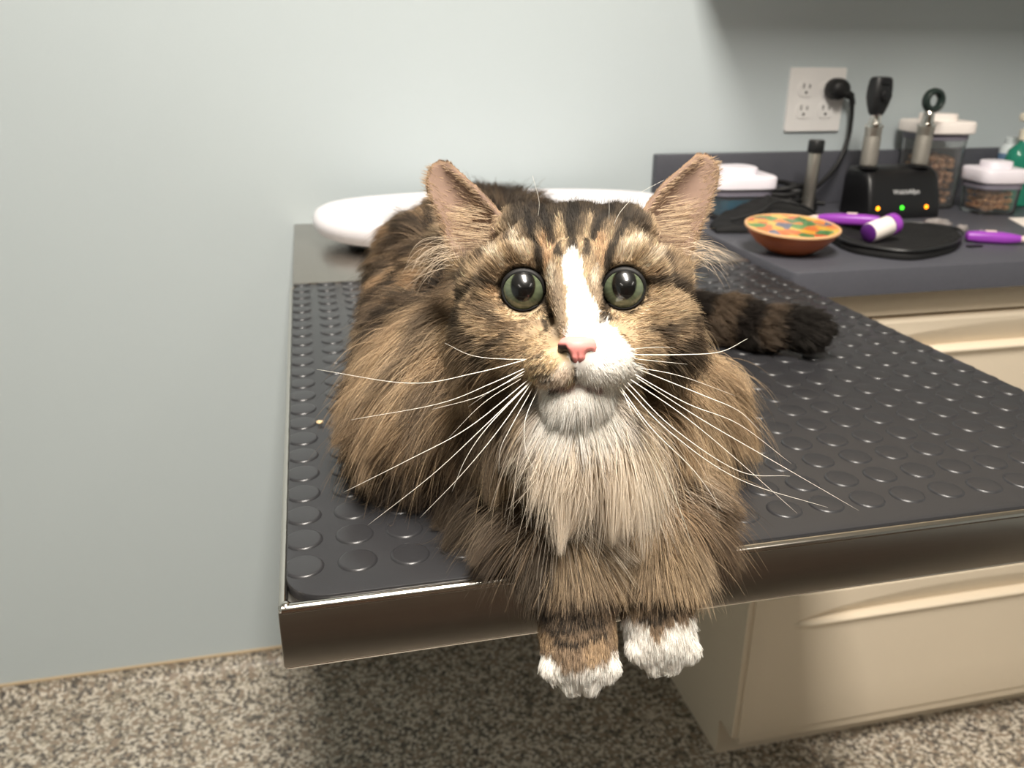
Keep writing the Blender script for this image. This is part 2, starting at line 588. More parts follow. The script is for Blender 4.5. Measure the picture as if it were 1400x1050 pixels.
bm = lathe(B(), [(0, 0), (.018, 0), (.0195, .003), (.0195, .018), (.016, .028), (.010, .032), (0, .033)], 28,
           Matrix.Translation((ox + .0232 + .010, YW - .0085, oz + .0195)) @ Matrix.Rotation(math.pi / 2, 4, 'X'), 1.1, 1)
part('plug', bm, m_cord, pc)
part('strain_relief', tube(B(), spline([(ox + .045, YW - .022, oz + .014), (ox + .062, YW - .024, oz + .006), (ox + .068, YW - .024, oz - .008)], 5), [.008] * 6 + [.0055] * 5, 12), m_cord, pc)
part('cable', tube(B(), spline([(ox + .067, YW - .024, oz - .004), (1.016, 1.492, 1.05), (1.012, 1.488, 1.015), (.992, 1.478, .975), (.962, 1.468, .945), (.93, 1.46, .925), (.90, 1.46, .912),
                              (.905, 1.478, .902), (.93, 1.488, .899), (.97, 1.47, .8978)], 8), .0042, 10), m_cord, pc)
cc = thing('cable_coil', (.90, 1.455, ZC), 'bundle of black coiled cable behind the steel torch', 'cable')
for k in range(5):
    th = np.linspace(0, 2 * math.pi, 33)
    pts = np.stack([.875 + (.055 - .003 * k) * np.cos(th), 1.445 + (.034 - .002 * k) * np.sin(th) + .001 * k, ZC + .0055 + .0095 * k + .004 * np.sin(th * 2 + k)], 1)
    part('loop', tube(B(), pts, .0046, 8, cap=False), m_cord, cc)

# ------------------------------------------------------------------ diagnostic set charger
m_charger = mat('charger_black', (22, 22, 24), .38, var=.08)
m_handle = mat('satin_metal', (170, 165, 156), .34, .85, var=.05)
m_grip = mat('knurled_grip', (150, 146, 138), .5, .5, var=.15, scale=300, bump=.3, bscale=1200)
m_chrome = mat('chrome', (215, 212, 206), .12, 1.0, var=.02)
m_toolblk = mat('tool_black', (26, 27, 28), .45, var=.1)
m_print = mat('silver_print', (200, 200, 200), .4)
cgx, cgy = 1.034, 1.362
cg = thing('charging_base', (cgx, cgy, ZC), 'black charging base with silver lettering and three lit dots', 'charger')
bm = B()
# profile in (y,z), swept in x with softened ends
prof = [(-.042, 0), (-.043, .004), (-.041, .02), (-.034, .048), (-.027, .068), (-.018, .080), (-.006, .086), (.02, .087), (.04, .085), (.046, .076), (.048, 0)]
stations = [(x * .80, k) for x, k in ((-.091, .80), (-.0905, .88), (-.088, .95), (-.082, .99), (-.07, 1.0), (.07, 1.0), (.082, .99), (.088, .95), (.0905, .88), (.091, .80))]
V = []
for sxn, k in stations:
    V.append([bm.verts.new((cgx + sxn, cgy + y * (.55 + .45 * k), ZC + z * k)) for y, z in prof])
for a, b in zip(V, V[1:]):
    for k in range(len(prof)):
        bm.faces.new((a[k], a[(k + 1) % len(prof)], b[(k + 1) % len(prof)], b[k]))
bm.faces.new(V[0]); bm.faces.new(V[-1][::-1])
part('housing', bm, m_charger, cg, 50)
fc = bpy.data.curves.new('lettering', 'FONT')
fc.body = 'WelchAllyn'
fc.size = .0115; fc.align_x = 'CENTER'; fc.extrude = .0002; fc.offset = .00012
fo = bpy.data.objects.new('lettering_source', fc)
COL.objects.link(fo)
bpy.context.view_layer.update()
fm = bpy.data.meshes.new_from_object(fo.evaluated_get(bpy.context.evaluated_depsgraph_get()))
bpy.data.objects.remove(fo)
Mx = Matrix.Translation((cgx + .002, cgy - .0366, ZC + .0430)) @ Matrix.Rotation(math.radians(90 - 16), 4, 'X')
bm = B(); bm.from_mesh(fm); bmesh.ops.transform(bm, matrix=Mx, verts=bm.verts)
part('lettering', bm, m_print, cg, 0, label='silver lettering on the black charger')
for dx, rgb, e in ((-.055, (255, 150, 20), 3.0), (-.006, (60, 235, 40), 2.2), (.044, (255, 140, 20), 3.0)):
    bm = B(); bmesh.ops.create_uvsphere(bm, u_segments=14, v_segments=8, radius=.0036)
    bmesh.ops.translate(bm, verts=bm.verts, vec=(cgx + dx, cgy - .0405, ZC + .0195))
    part('indicator_light', bm, mat('led', rgb, .4, emit=e), cg)
for dx in (-.062, .042):
    part('well_collar', lathe(B(), [(.018, ZC + .0855), (.018, ZC + .089), (.0145, ZC + .0895), (.0145, ZC + .0855)], 24, Matrix.Translation((cgx + dx, cgy - .004, 0))), m_charger, cg)


def handle(xc, tilt):
    return Matrix.Translation((xc, cgy - .004, ZC + .0895)) @ Matrix.Rotation(math.radians(tilt), 4, 'Y') @ Matrix.Rotation(math.radians(-3), 4, 'X')


hg = 'instruments in the charger'
t1 = thing('ophthalmoscope', (cgx - .062, cgy - .004, ZC + .0895), 'eye scope with black head and silver handle, left in the charger', 'scope', hg)
M1 = handle(cgx - .062, 2)
part('handle', lathe(B(), [(.0135, 0), (.0140, .004), (.0140, .060), (.0145, .062), (.0145, .066), (.012, .068)], 24, M1), m_handle, t1)
part('grip', lathe(B(), [(.0143, .002), (.0146, .004), (.0146, .048), (.0143, .050)], 24, M1), m_grip, t1)
part('collar', lathe(B(), [(.0155, .066), (.0155, .070), (.011, .071), (.0085, .080), (.0085, .086), (.010, .088)], 24, M1), m_chrome, t1)
bm = B()
prof = [(.010, .086), (.0125, .090), (.0165, .102), (.0195, .115), (.0195, .130), (.0180, .142), (.0165, .147), (.012, .149)]
lathe(bm, prof, 28, M1, 1.0, .8, 3.4)
h = part('head', bm, m_toolblk, t1)
part('lens_dial', lathe(B(), [(.010, 0), (.010, .003), (.008, .004)], 20, M1 @ Matrix.Translation((.002, -.0165, .118)) @ Matrix.Rotation(math.pi / 2, 4, 'X')), m_charger, h)
part('brow_rest', box(B(), (-.009, -.018, .136), (.009, -.013, .1465), .001, 2, M1), m_charger, h)
t2 = thing('otoscope', (cgx + .042, cgy - .004, ZC + .0895), 'ear scope with dark ring head and silver handle, right in the charger', 'scope', hg)
M2 = handle(cgx + .042, 4)
part('handle', lathe(B(), [(.0135, 0), (.0140, .004), (.0140, .060), (.0145, .062), (.0145, .066), (.012, .068)], 24, M2), m_handle, t2)
part('grip', lathe(B(), [(.0143, .002), (.0146, .004), (.0146, .048), (.0143, .050)], 24, M2), m_grip, t2)
part('collar', lathe(B(), [(.0155, .066), (.0155, .070), (.011, .071), (.0095, .084), (.0095, .090), (.008, .092)], 24, M2), m_chrome, t2)
bm = B()
th = np.linspace(0, 2 * math.pi, 37)[:-1]
mr = []
for a in th:
    ring = []
    for k in range(10):
        b = 2 * math.pi * k / 10
        R_ = .0155 + .006 * math.cos(b)
        ring.append(bm.verts.new(M2 @ Vector((R_ * math.cos(a) + .004, .009 * math.sin(b), .110 + R_ * math.sin(a)))))
    mr.append(ring)
for i in range(36):
    a, b = mr[i], mr[(i + 1) % 36]
    for k in range(10):
        bm.faces.new((a[k], a[(k + 1) % 10], b[(k + 1) % 10], b[k]))
m_ringgreen = mat('otoscope_ring', (34, 46, 42), .35, var=.1)
h = part('ring_head', bm, m_ringgreen, t2)
part('neck', lathe(B(), [(.006, .088), (.0065, .097)], 16, M2), m_toolblk, t2)

# steel torch standing by the cable
t = thing('steel_torch', (.888, 1.40, ZC), 'slim steel torch with black cap standing upright beside the charger', 'torch')
Mt = Matrix.Translation((.888, 1.40, ZC)) @ Matrix.Rotation(math.radians(1.0), 4, 'Y')
part('tube', lathe(B(), [(.0100, 0), (.0112, .003), (.0112, .108), (.0105, .110)], 24, Mt), m_handle, t)
part('cap', lathe(B(), [(.0132, .1095), (.0142, .111), (.0142, .129), (.013, .131)], 24, Mt), m_toolblk, t)

# ------------------------------------------------------------------ canisters
m_lid = mat('white_lid', (240, 232, 226), .35, var=.015)
m_lid2 = mat('white_lid_cool', (238, 232, 240), .35, var=.015)
m_seal = mat('grey_seal', (120, 116, 128), .5)
m_clear = mat('clear_plastic', (232, 232, 232), .05, trans=.95, ior=1.12, var=.005)
m_kib = mat('kibble', (178, 136, 100), .8, var=.4, scale=90, bump=.4, bscale=300)
m_kib2 = mat('treat', (206, 152, 98), .8, var=.4, scale=90, bump=.4, bscale=300)
m_bluefill = mat('blue_liner', (22, 92, 118), .5, var=.2, scale=40)


def canister(name, cx, cy, w, h, lid_w, lid_h, label, lidm, rot=0, taper=1.0):
    t = thing(name, (cx, cy, ZC), label, 'canister', 'lidded canisters on the counter')
    M = Matrix.Translation((cx, cy, ZC)) @ Matrix.Rotation(math.radians(rot), 4, 'Z')
    r, lr = w / 2, lid_w / 2
    b = lathe(B(), [(r * .88 * taper, 0), (r * .94 * taper, .003), (r, h - .004), (r, h), (r - .003, h), (r * .92 * taper - .003, .006), (0, .005)], 40, M, power=5)
    part('jar', b, m_clear, t)
    part('seal', lathe(B(), [(r * .97, h - .012), (r * 1.015, h - .011), (r * 1.015, h - .001), (r * .97, h)], 40, M, power=5), m_seal, t)
    part('lid', lathe(B(), [(lr * .97, h), (lr, h + .002), (lr, h + lid_h - .004), (lr * .97, h + lid_h - .001), (lr * .93, h + lid_h), (0, h + lid_h)], 40, M, power=5), lidm, t)
    part('push_button', lathe(B(), [(lr * .55, h + lid_h - .001), (lr * .55, h + lid_h + .010), (lr * .52, h + lid_h + .012), (0, h + lid_h + .012)], 32, M, power=3), lidm, t)
    return t, M


def fill(M, name, r, half, h, m, label, jitter=.3):
    """loose dry food, one mass of many small pellets"""
    n = max(1, int(2 * half / (2 * r)))
    layers = int(h / (1.5 * r))
    bb = B()
    for l in range(layers):
        for i in range(n):
            for j in range(n):
                if min(i, j, n - 1 - i, n - 1 - j) > 0 and l < layers - 1:
                    continue   # only the outer shell and the top layer can be seen
                p = Vector(((i + .5) / n * 2 - 1, (j + .5) / n * 2 - 1, 0)) * (half - r * .6)
                p.z = .007 + r * .7 + l * 1.5 * r
                p += Vector(np.array(rng.uniform(-1, 1, 3)) * r * jitter)
                Q = M @ Matrix.Translation(p) @ Matrix.Rotation(rng.uniform(0, 6.28), 4, 'Z') @ Matrix.Rotation(rng.uniform(-.7, .7), 4, 'X') @ Matrix.Diagonal((1, 1, .7, 1))
                bmesh.ops.create_icosphere(bb, subdivisions=1, radius=r, matrix=Q)
    base = M @ Vector((0, 0, .005))
    return solo(name, bb, m, label, name.replace('_', ' '), kind='stuff', smooth=60, base=base)


t, M = canister('food_canister', 1.165, 1.440, .094, .138, .112, .022, 'tall clear canister of brown kibble with cream lid behind the charger', m_lid, -8)
fill(M, 'kibble', .0086, .0395, .098, m_kib, 'brown dry kibble filling the tall clear canister')
t, M = canister('treat_canister', 1.236, 1.352, .080, .058, .090, .024, 'short clear canister of brown treats with white lid near the green bottle', m_lid2, -6)
fill(M, 'cat_treats', .0076, .033, .042, m_kib2, 'tan crunchy treats filling the short clear canister')
t, M = canister('wipes_canister', .742, 1.405, .108, .054, .120, .022, 'short canister with blue contents and white lid by the cat ear', m_lid2, -4)
part('blue_filling', lathe(B(), [(.043, ZC + .0065), (.048, ZC + .010), (.050, ZC + .036), (.045, ZC + .038), (0, ZC + .038)], 32, Matrix.Translation((.745, 1.405, 0)) @ Matrix.Rotation(math.radians(-4), 4, 'Z'), power=5), m_bluefill, t)

# green bottle and small white bottle at the right edge
m_green = mat('green_gel', (60, 168, 140), .15, trans=.55, ior=1.3, var=.1, scale=20)
m_cap = mat('cream_pump', (226, 218, 200), .4)
t = thing('gel_bottle', (1.346, 1.408, ZC), 'green gel bottle with cream pump at the right edge', 'bottle')
Mb = Matrix.Translation((1.346, 1.408, ZC))
part('bottle', lathe(B(), [(.030, 0), (.036, .003), (.0365, .085), (.032, .105), (.016, .118), (.014, .125)], 32, Mb, 1, .7), m_green, t)
part('pump_collar', lathe(B(), [(.016, .124), (.016, .142), (.006, .144), (.006, .160)], 24, Mb), m_cap, t)
part('pump_head', box(B(), (1.346 - .022, 1.408 - .01, ZC + .158), (1.346 + .030, 1.408 + .01, ZC + .173), .004), m_cap, t)
m_lbl = mat('bottle_white', (206, 214, 216), .4, var=.05)
m_bl = mat('label_blue', (92, 120, 150), .5, var=.2, scale=60)
t = thing('spray_bottle', (1.366, 1.465, ZC), 'small pale bottle with blue label behind the green bottle', 'bottle')
Mb = Matrix.Translation((1.366, 1.465, ZC))
part('bottle', lathe(B(), [(.018, 0), (.020, .003), (.020, .100), (.016, .108), (.013, .110)], 28, Mb), m_lbl, t)
part('label_band', lathe(B(), [(.0202, .055), (.0206, .056), (.0206, .092), (.0202, .093)], 28, Mb), m_bl, t)
part('cap', lathe(B(), [(.0135, .109), (.0135, .122), (.011, .124)], 24, Mb), m_lbl, t)

# paper
m_paper = mat('paper', (240, 232, 224), .8, var=.01)
bm = B()
prism(bm, [(1.225, 1.285), (1.182, 1.195), (1.40, 1.13), (1.44, 1.27)], ZC + .0002, ZC + .0014)
solo('paper_sheet', bm, m_paper, 'white sheet of paper on the counter at the right edge', 'paper', base=(1.31, 1.22, ZC))

# ------------------------------------------------------------------ bowl
def bowl_paint():
    m = bpy.data.materials.new('painted_mosaic')
    m.use_nodes = True
    nt = m.node_tree; b = nt.nodes['Principled BSDF']; L = nt.links.new
    tc = nt.nodes.new('ShaderNodeTexCoord')
    vo = nt.nodes.new('ShaderNodeTexVoronoi'); vo.inputs['Scale'].default_value = 55
    L(tc.outputs['Object'], vo.inputs['Vector'])
    sp = nt.nodes.new('ShaderNodeSeparateColor'); L(vo.outputs['Color'], sp.inputs[0])
    cr_ = nt.nodes.new('ShaderNodeValToRGB'); cr_.color_ramp.interpolation = 'CONSTANT'
    el = cr_.color_ramp.elements
    cols = [(228, 120, 50), (232, 182, 60), (92, 150, 70), (96, 104, 130), (214, 96, 60), (238, 196, 90), (70, 130, 70), (236, 140, 60)]
    while len(el) < len(cols):
        el.new(.5)
    for k, c in enumerate(cols):
        el[k].position = k / len(cols); el[k].color = (*lin(c), 1)
    L(sp.outputs[0], cr_.inputs[0]); L(cr_.outputs[0], b.inputs['Base Color'])
    b.inputs['Roughness'].default_value = .18
    b.inputs['Coat Weight'].default_value = .5
    return m


m_bowl = mat('orange_lacquer', (176, 92, 48), .3, var=.15, scale=25)
m_rim = mat('bowl_rim_wood', (226, 178, 130), .45, var=.1)
t = thing('painted_bowl', (.686, 1.115, ZC), 'orange wooden bowl painted with a bright mosaic inside', 'bowl')
Mb = Matrix.Translation((.686, 1.115, ZC)) @ Matrix.Scale(.92, 4) @ Matrix.Translation((0, 0, .0022)) @ Matrix.Rotation(math.radians(4), 4, 'X')
part('shell', lathe(B(), [(0, .0005), (.030, .0005), (.036, .002), (.054, .014), (.067, .028), (.0735, .039), (.0740, .0402), (.0715, .0402)], 56, Mb), m_bowl, t)
part('rim', lathe(B(), [(.0745, .0385), (.0745, .0412), (.0725, .0422), (.0708, .0412), (.0708, .0385)], 56, Mb), m_rim, t)
part('painted_inside', lathe(B(), [(.0712, .0405), (.065, .030), (.052, .017), (.034, .007), (0, .005)], 56, Mb), bowl_paint(), t)

# ------------------------------------------------------------------ black pouches
m_fabric = mat('black_nylon', (17, 17, 18), .75, var=.2, scale=60, bump=.3, bscale=700)


def lump(name, outline, hfun, m, label, cat, zb=ZC, dish=0.0):
    """soft bag: outline polygon, height function over normalised inner distance"""
    c = np.mean(outline, axis=0)
    P = spline([tuple(p) + (0,) for p in list(outline) + [outline[0]]], 8)[:-1, :2]
    b = B()
    rings = []
    lv = [(1.0, 0.0), (1.015, .25), (1.0, .55), (.95, .85), (.88, 1.0), (.8, 1.0 - dish * .5), (.66, 1.0 - dish), (.4, 1.0 - dish * 1.05), (.15, 1.0 - dish)]
    for k, (s, hz) in enumerate(lv):
        ring = []
        for x, y in P:
            q = c + (np.array([x, y]) - c) * s
            hh = hfun(*q)
            z = zb + .0004 + hh * hz * (1 + .10 * math.sin(q[0] * 170 + 1) * math.cos(q[1] * 140))
            ring.append(b.verts.new((q[0], q[1], z if k else zb + .0004)))
        rings.append(ring)
    n = len(P)
    for a, d in zip(rings, rings[1:]):
        for k in range(n):
            b.faces.new((a[k], a[(k + 1) % n], d[(k + 1) % n], d[k]))
    b.faces.new(rings[-1]); b.faces.new(rings[0][::-1])
    return b, c


ol_ = np.array([(.775, 1.115), (.780, 1.075), (.825, 1.028), (.895, 1.045), (.955, 1.085), (1.005, 1.150), (.985, 1.205), (.90, 1.235), (.81, 1.215)])
b, c = lump('p', ol_, lambda x, y: .017, m_fabric, '', '', dish=.62)
pz = thing('zip_pouch', (c[0], c[1], ZC), 'open black fabric pouch holding the purple vial, in front of charger', 'pouch')
part('body', b, m_fabric, pz, 60)
zp = spline([tuple(p) + (ZC + .0145,) for p in ol_] + [tuple(ol_[0]) + (ZC + .0145,)], 8)
zp[:, :2] = c + (zp[:, :2] - c) * 1.012
part('zipper_edge', tube(B(), zp, .0022, 6, cap=False), m_toolblk, pz)
part('pull_tab', box(B(), (.975, 1.085, ZC + .0006), (1.0, 1.093, ZC + .003), .0008), m_toolblk, pz)
ol2 = np.array([(.642, 1.262), (.70, 1.250), (.775, 1.255), (.842, 1.285), (.852, 1.325), (.80, 1.340), (.72, 1.340), (.66, 1.320)])
b, c = lump('p', ol2, lambda x, y: .012 + .034 * max(0, 1 - abs(x - .765) / .11) * min(1, max(.25, (y - 1.235) / .09)), m_fabric, '', '')
pz2 = thing('soft_case', (c[0], c[1], ZC), 'slumped black fabric case behind the orange bowl', 'case')
part('body', b, m_fabric, pz2, 60)
part('seam', tube(B(), spline([(.668, 1.268, ZC + .0200), (.72, 1.272, ZC + .030), (.76, 1.285, ZC + .045), (.80, 1.275, ZC + .038), (.84, 1.29, ZC + .019)], 8), .0022, 6), m_toolblk, pz2)

# ------------------------------------------------------------------ purple tools and small bits
m_purple = mat('purple_plastic', (150, 66, 178), .3, var=.05)
m_dpurple = mat('dark_purple', (92, 38, 120), .35, var=.05)
m_tip = mat('pale_tip', (226, 206, 196), .4)


def trimmer(loc, ang, tilt, L_, label):
    t = thing('purple_trimmer', loc, label, 'grooming tool', 'purple grooming tools')
    M = Matrix.Translation(loc) @ Matrix.Rotation(math.radians(ang), 4, 'Z') @ Matrix.Rotation(math.radians(90 + tilt), 4, 'Y')
    part('body', lathe(B(), [(.004, -L_ / 2), (.0085, -L_ / 2 + .003), (.0105, -L_ / 4), (.0105, L_ / 6), (.0085, L_ / 2 - .01), (.0062, L_ / 2)], 24, M, .85, 1.1, 2.8), m_purple, t)
    part('tip', lathe(B(), [(.0055, L_ / 2 - .001), (.005, L_ / 2 + .006), (.002, L_ / 2 + .016), (.0012, L_ / 2 + .018)], 16, M), m_tip, t)
    part('switch', box(B(), (-.0108, -.003, -.012), (-.0085, .003, .004), .0008, 2, M), m_tip, t)
    return t


trimmer((.848, 1.212, ZC + .0250), 143, 2, .095, 'purple grooming tool lying across the black pouch, pale tip to the left')
tr2 = trimmer((1.035, 1.108, ZC + .0092), -30, 0, .078, 'purple grooming tool lying alone on the counter, tip to the right')
m_bits = mat('clear_bits', (225, 218, 214), .12, trans=.7, ior=1.35, var=.1)
m_pink = mat('pink_strip', (196, 78, 96), .5)
m_vlabel = mat('vial_label', (242, 234, 226), .6, var=.04, scale=200)
t = thing('vial', (.842, 1.125, ZC + .010), 'purple vial with white label lying in the black pouch', 'vial')
Mv = Matrix.Translation((.843, 1.126, ZC + .026)) @ Matrix.Rotation(math.radians(12), 4, 'Z') @ Matrix.Rotation(math.radians(78), 4, 'Y')
part('bottle', lathe(B(), [(.010, -.026), (.0145, -.023), (.0148, .019), (.0135, .022)], 28, Mv), m_dpurple, t)
part('paper_label', lathe(B(), [(.0149, -.021), (.0152, -.0205), (.0152, .0185), (.0149, .019)], 28, Mv), m_vlabel, t)
part('cap', lathe(B(), [(.0160, .020), (.0165, .022), (.0165, .031), (.015, .033)], 28, Mv), m_purple, t)


def bag(loc, w, d, h, seed, m, name, label, cat, group=None):
    b = B(); bmesh.ops.create_icosphere(b, subdivisions=3, radius=1)
    for v in b.verts:
        n = v.co.copy()
        k = 1 + .22 * math.sin(n.x * 5 + seed) * math.cos(n.y * 6 + seed * 2) + .12 * math.sin(n.z * 9 + n.x * 7 + seed)
        v.co = Vector((n.x * w * k, n.y * d * k, max(-h * .55, n.z * h * k)))
    bmesh.ops.translate(b, verts=b.verts, vec=Vector(loc) + Vector((0, 0, h * .55 + .0003)))
    return solo(name, b, m, label, cat, group, base=loc)


bag((1.036, 1.235, ZC), .026, .013, .010, 1.0, m_bits, 'plastic_wrapper', 'crumpled clear plastic wrapper behind the black pouch corner', 'wrapper')
bag((1.060, 1.205, ZC), .011, .008, .006, 2.4, m_bits, 'plastic_scrap', 'small clear plastic scrap between the wrapper and purple tool', 'scrap')
bag((1.062, 1.165, ZC), .016, .007, .005, 4.4, m_bits, 'clear_sleeve', 'clear plastic sleeve lying behind the lone purple tool', 'sleeve')
bm = B(); box(bm, (-.028, -.006, 0), (.028, .006, .0028), .0008, 2, Matrix.Translation((1.004, 1.213, ZC + .0003)) @ Matrix.Rotation(math.radians(-18), 4, 'Z'))
solo('pink_strip', bm, m_pink, 'pink plastic strip on the counter by the clear wrapper', 'strip', base=(1.004, 1.213, ZC))

# ================================================================== THE CAT
def H(u, v, d):
    """point of the cat's front, measured as bearing (u, v) and range d from the viewing spot"""
    return CAM + (cf + cr * (u - 700) / FPX + cu * (525 - v) / FPX) * d


def headuv(P):
    d = P - CAM
    z = d @ cf
    return 700 + FPX * (d @ cr) / z, 525 - FPX * (d @ cu) / z, z


HAX = np.stack([cr, cu, -cf], 1)      # head axes: right, up, forward
CAT = Vector((.16, .62, MZ + STZ))
cat = thing('cat', CAT, 'long-haired brown tabby cat with white chest and paws lying on the exam table', 'cat')

sk = B()


def ell(c, r, ax=None, sub=4):
    b = bmesh.ops.create_icosphere(sk, subdivisions=sub, radius=1)
    A = np.eye(3) if ax is None else ax
    r = np.broadcast_to(np.asarray(r, float), (3,))
    for v in b['verts']:
        v.co = Vector(np.asarray(c) + A @ (np.array(v.co) * r))


def chain(pts, rad, n=10):
    P = spline(pts, n)
    t = np.linspace(0, len(rad) - 1, len(P))
    R_ = np.interp(t, range(len(rad)), rad)
    for p, r in zip(P, R_):
        ell(p, r, sub=3)


# head
ell(H(784, 394, .502), (.054, .044, .050), HAX)
for u in (682, 888):
    ell(H(u, 398, .500), (.020, .024, .024), HAX)
ell(H(784, 345, .487), (.038, .026, .030), HAX)
chain([H(785, 372, .4545), H(787, 415, .441), H(789, 458, .4275)], [.0165, .0125, .0100])
ell(H(762, 500, .4310), (.0160, .0125, .0150), HAX)
ell(H(818, 500, .4310), (.0160, .0125, .0150), HAX)
ell(H(790, 494, .4460), (.0340, .0200, .0250), HAX)
for u in (728, 852):
    ell(H(u, 478, .4600), (.0210, .0190, .0200), HAX)
for u in (724, 846):
    ell(H(u, 322, .503), (.0240, .0160, .0200), HAX)
ell(H(790, 488, .4255), .0115)
ell(H(790, 540, .4395), (.0190, .0110, .0135), HAX)
ell(H(790, 562, .4580), (.0300, .0200, .0220), HAX)
ell(H(788, 522, .466), (.034, .024, .030), HAX)
for s, u in ((-1, 692), (1, 882)):
    ell(H(u, 455, .474), (.026, .026, .026), HAX)
for eu, ev in ((715, 396), (853, 394)):
    ell(H(eu, ev - 24, .464), (.0175, .012, .014), HAX)
    ell(H(eu, ev + 28, .465), (.0175, .013, .014), HAX)
    for k in range(18):      # orbital ridge, fuller above the eye
        a = 2 * math.pi * k / 18
        ell(H(eu, ev, .4562) + cr * .0172 * math.cos(a) + cu * .0170 * math.sin(a) - cf * (.0030 * max(0, math.sin(a)) - .0035 * max(0, math.cos(a) * np.sign(eu - 784))), .0062, sub=2)
EARS = [
    ([(632, 375, .505), (614, 338, .509), (599, 298, .513), (583, 252, .519), (588, 228, .522)], [(706, 322, .494), (684, 292, .499), (660, 264, .506), (636, 242, .513), (612, 223, .519)]),
    ([(936, 375, .505), (949, 338, .509), (966, 292, .513), (983, 242, .519), (978, 219, .522)], [(866, 314, .494), (883, 285, .499), (902, 257, .506), (928, 233, .513), (954, 213, .519)]),
]
for outer, inner in EARS:
    O = spline([H(*p) for p in outer], 5)
    I = spline([H(*p) for p in inner], 5)
    ns, ntt = len(O), 14
    S = np.zeros((ns, ntt, 3))
    for i in range(ns):
        s = i / (ns - 1)
        for j in range(ntt):
            tt = j / (ntt - 1)
            S[i, j] = O[i] * (1 - tt) + I[i] * tt + cf * .018 * math.sin(math.pi * tt) ** .8 * (1 - .75 * s) + cu * .004 * math.sin(math.pi * tt) * (s > .9)
    du = np.gradient(S, axis=0); dv = np.gradient(S, axis=1)
    N = np.cross(du, dv); N /= np.linalg.norm(N, axis=2)[..., None] + 1e-12
    T = .0021
    F_ = [[sk.verts.new(S[i, j] + N[i, j] * T) for j in range(ntt)] for i in range(ns)]
    G_ = [[sk.verts.new(S[i, j] - N[i, j] * T) for j in range(ntt)] for i in range(ns)]
    for i in range(ns - 1):
        for j in range(ntt - 1):
            sk.faces.new((F_[i][j], F_[i][j + 1], F_[i + 1][j + 1], F_[i + 1][j]))
            sk.faces.new((G_[i][j], G_[i + 1][j], G_[i + 1][j + 1], G_[i][j + 1]))
    for i in range(ns - 1):
        for j in (0, ntt - 1):
            q = (F_[i][j], F_[i + 1][j], G_[i + 1][j], G_[i][j])
            sk.faces.new(q if j == 0 else q[::-1])
    for j in range(ntt - 1):
        for i in (0, ns - 1):
            q = (F_[i][j], G_[i][j], G_[i][j + 1], F_[i][j + 1])
            sk.faces.new(q if i == 0 else q[::-1])
# neck, chest, trunk
chain([H(785, 425, .525), (.152, .490, 1.00), (.158, .520, .965)], [.046, .056, .068], 6)
ell((.154, .462, .958), (.056, .052, .056))
ell((.152, .452, .985), (.040, .042, .040))
ell((.115, .565, .945), (.082, .085, .060))
ell((.160, .500, .948), (.080, .070, .060))
ell((.162, .570, .955), (.092, .100, .068))
ell((.158, .700, .950), (.104, .140, .068))
ell((.172, .820, .957), (.098, .115, .074))
ell((.100, .800, .945), (.038, .095, .068))
ell((.245, .800, .945), (.038, .095, .068))
ell((.060, .560, .925), (.036, .060, .042))
ell((.078, .660, .935), (.036, .090, .050))
ell((.245, .530, .925), (.036, .050, .042))
# forelegs over the table edge and paws
PAWL, PAWR = H(792, 888, .480), H(903, 866, .486)
chain([(.100, .500, .910), (.126, .430, .906), H(787, 792, .487), H(789, 835, .482), PAWL], [.026, .0215, .0205, .0200, .0205], 8)
chain([(.215, .500, .910), (.193, .430, .906), H(897, 782, .494), H(899, 820, .489), PAWR], [.026, .0215, .0195, .0185, .0190], 8)
TOES = []
for pc_, w in ((PAWL, 1.0), (PAWR, .92)):
    for k, (a, b_) in enumerate(((-.0125, -.006), (-.0045, -.0125), (.0050, -.0125), (.0130, -.006))):
        q = pc_ + cr * a * w + cu * b_ * w - cf * .006
        ell(q, .0088 * w, sub=3)
        TOES.append(q)
# tail
TAIL = [(.235, .905, .925), (.315, .875, .912), (.380, .815, .908), (.432, .752, .909), (.474, .716, .910)]
chain(TAIL, [.034, .026, .021, .0185, .0150], 10)

skm = bpy.data.meshes.new('cat_source')
sk.to_mesh(skm); sk.free()
so = link('cat_source', skm)
md = so.modifiers.new('remesh', 'REMESH'); md.mode = 'VOXEL'; md.voxel_size = .0017; md.adaptivity = 0
md = so.modifiers.new('smooth', 'SMOOTH'); md.factor = .5; md.iterations = 7
bpy.context.view_layer.update()
body_me = bpy.data.meshes.new_from_object(so.evaluated_get(bpy.context.evaluated_depsgraph_get()))
bpy.data.objects.remove(so)

NV = len(body_me.vertices)
co = np.empty(NV * 3, np.float32); body_me.vertices.foreach_get('co', co); co = co.reshape(-1, 3).astype(float)
# sit on the mat: flatten what is below the stud tops
ZM = MZ + STZ
onT = co[:, 1] > YF - .002
co[:, 2] = np.where(onT & (co[:, 2] < ZM + .001), ZM + .001, co[:, 2])
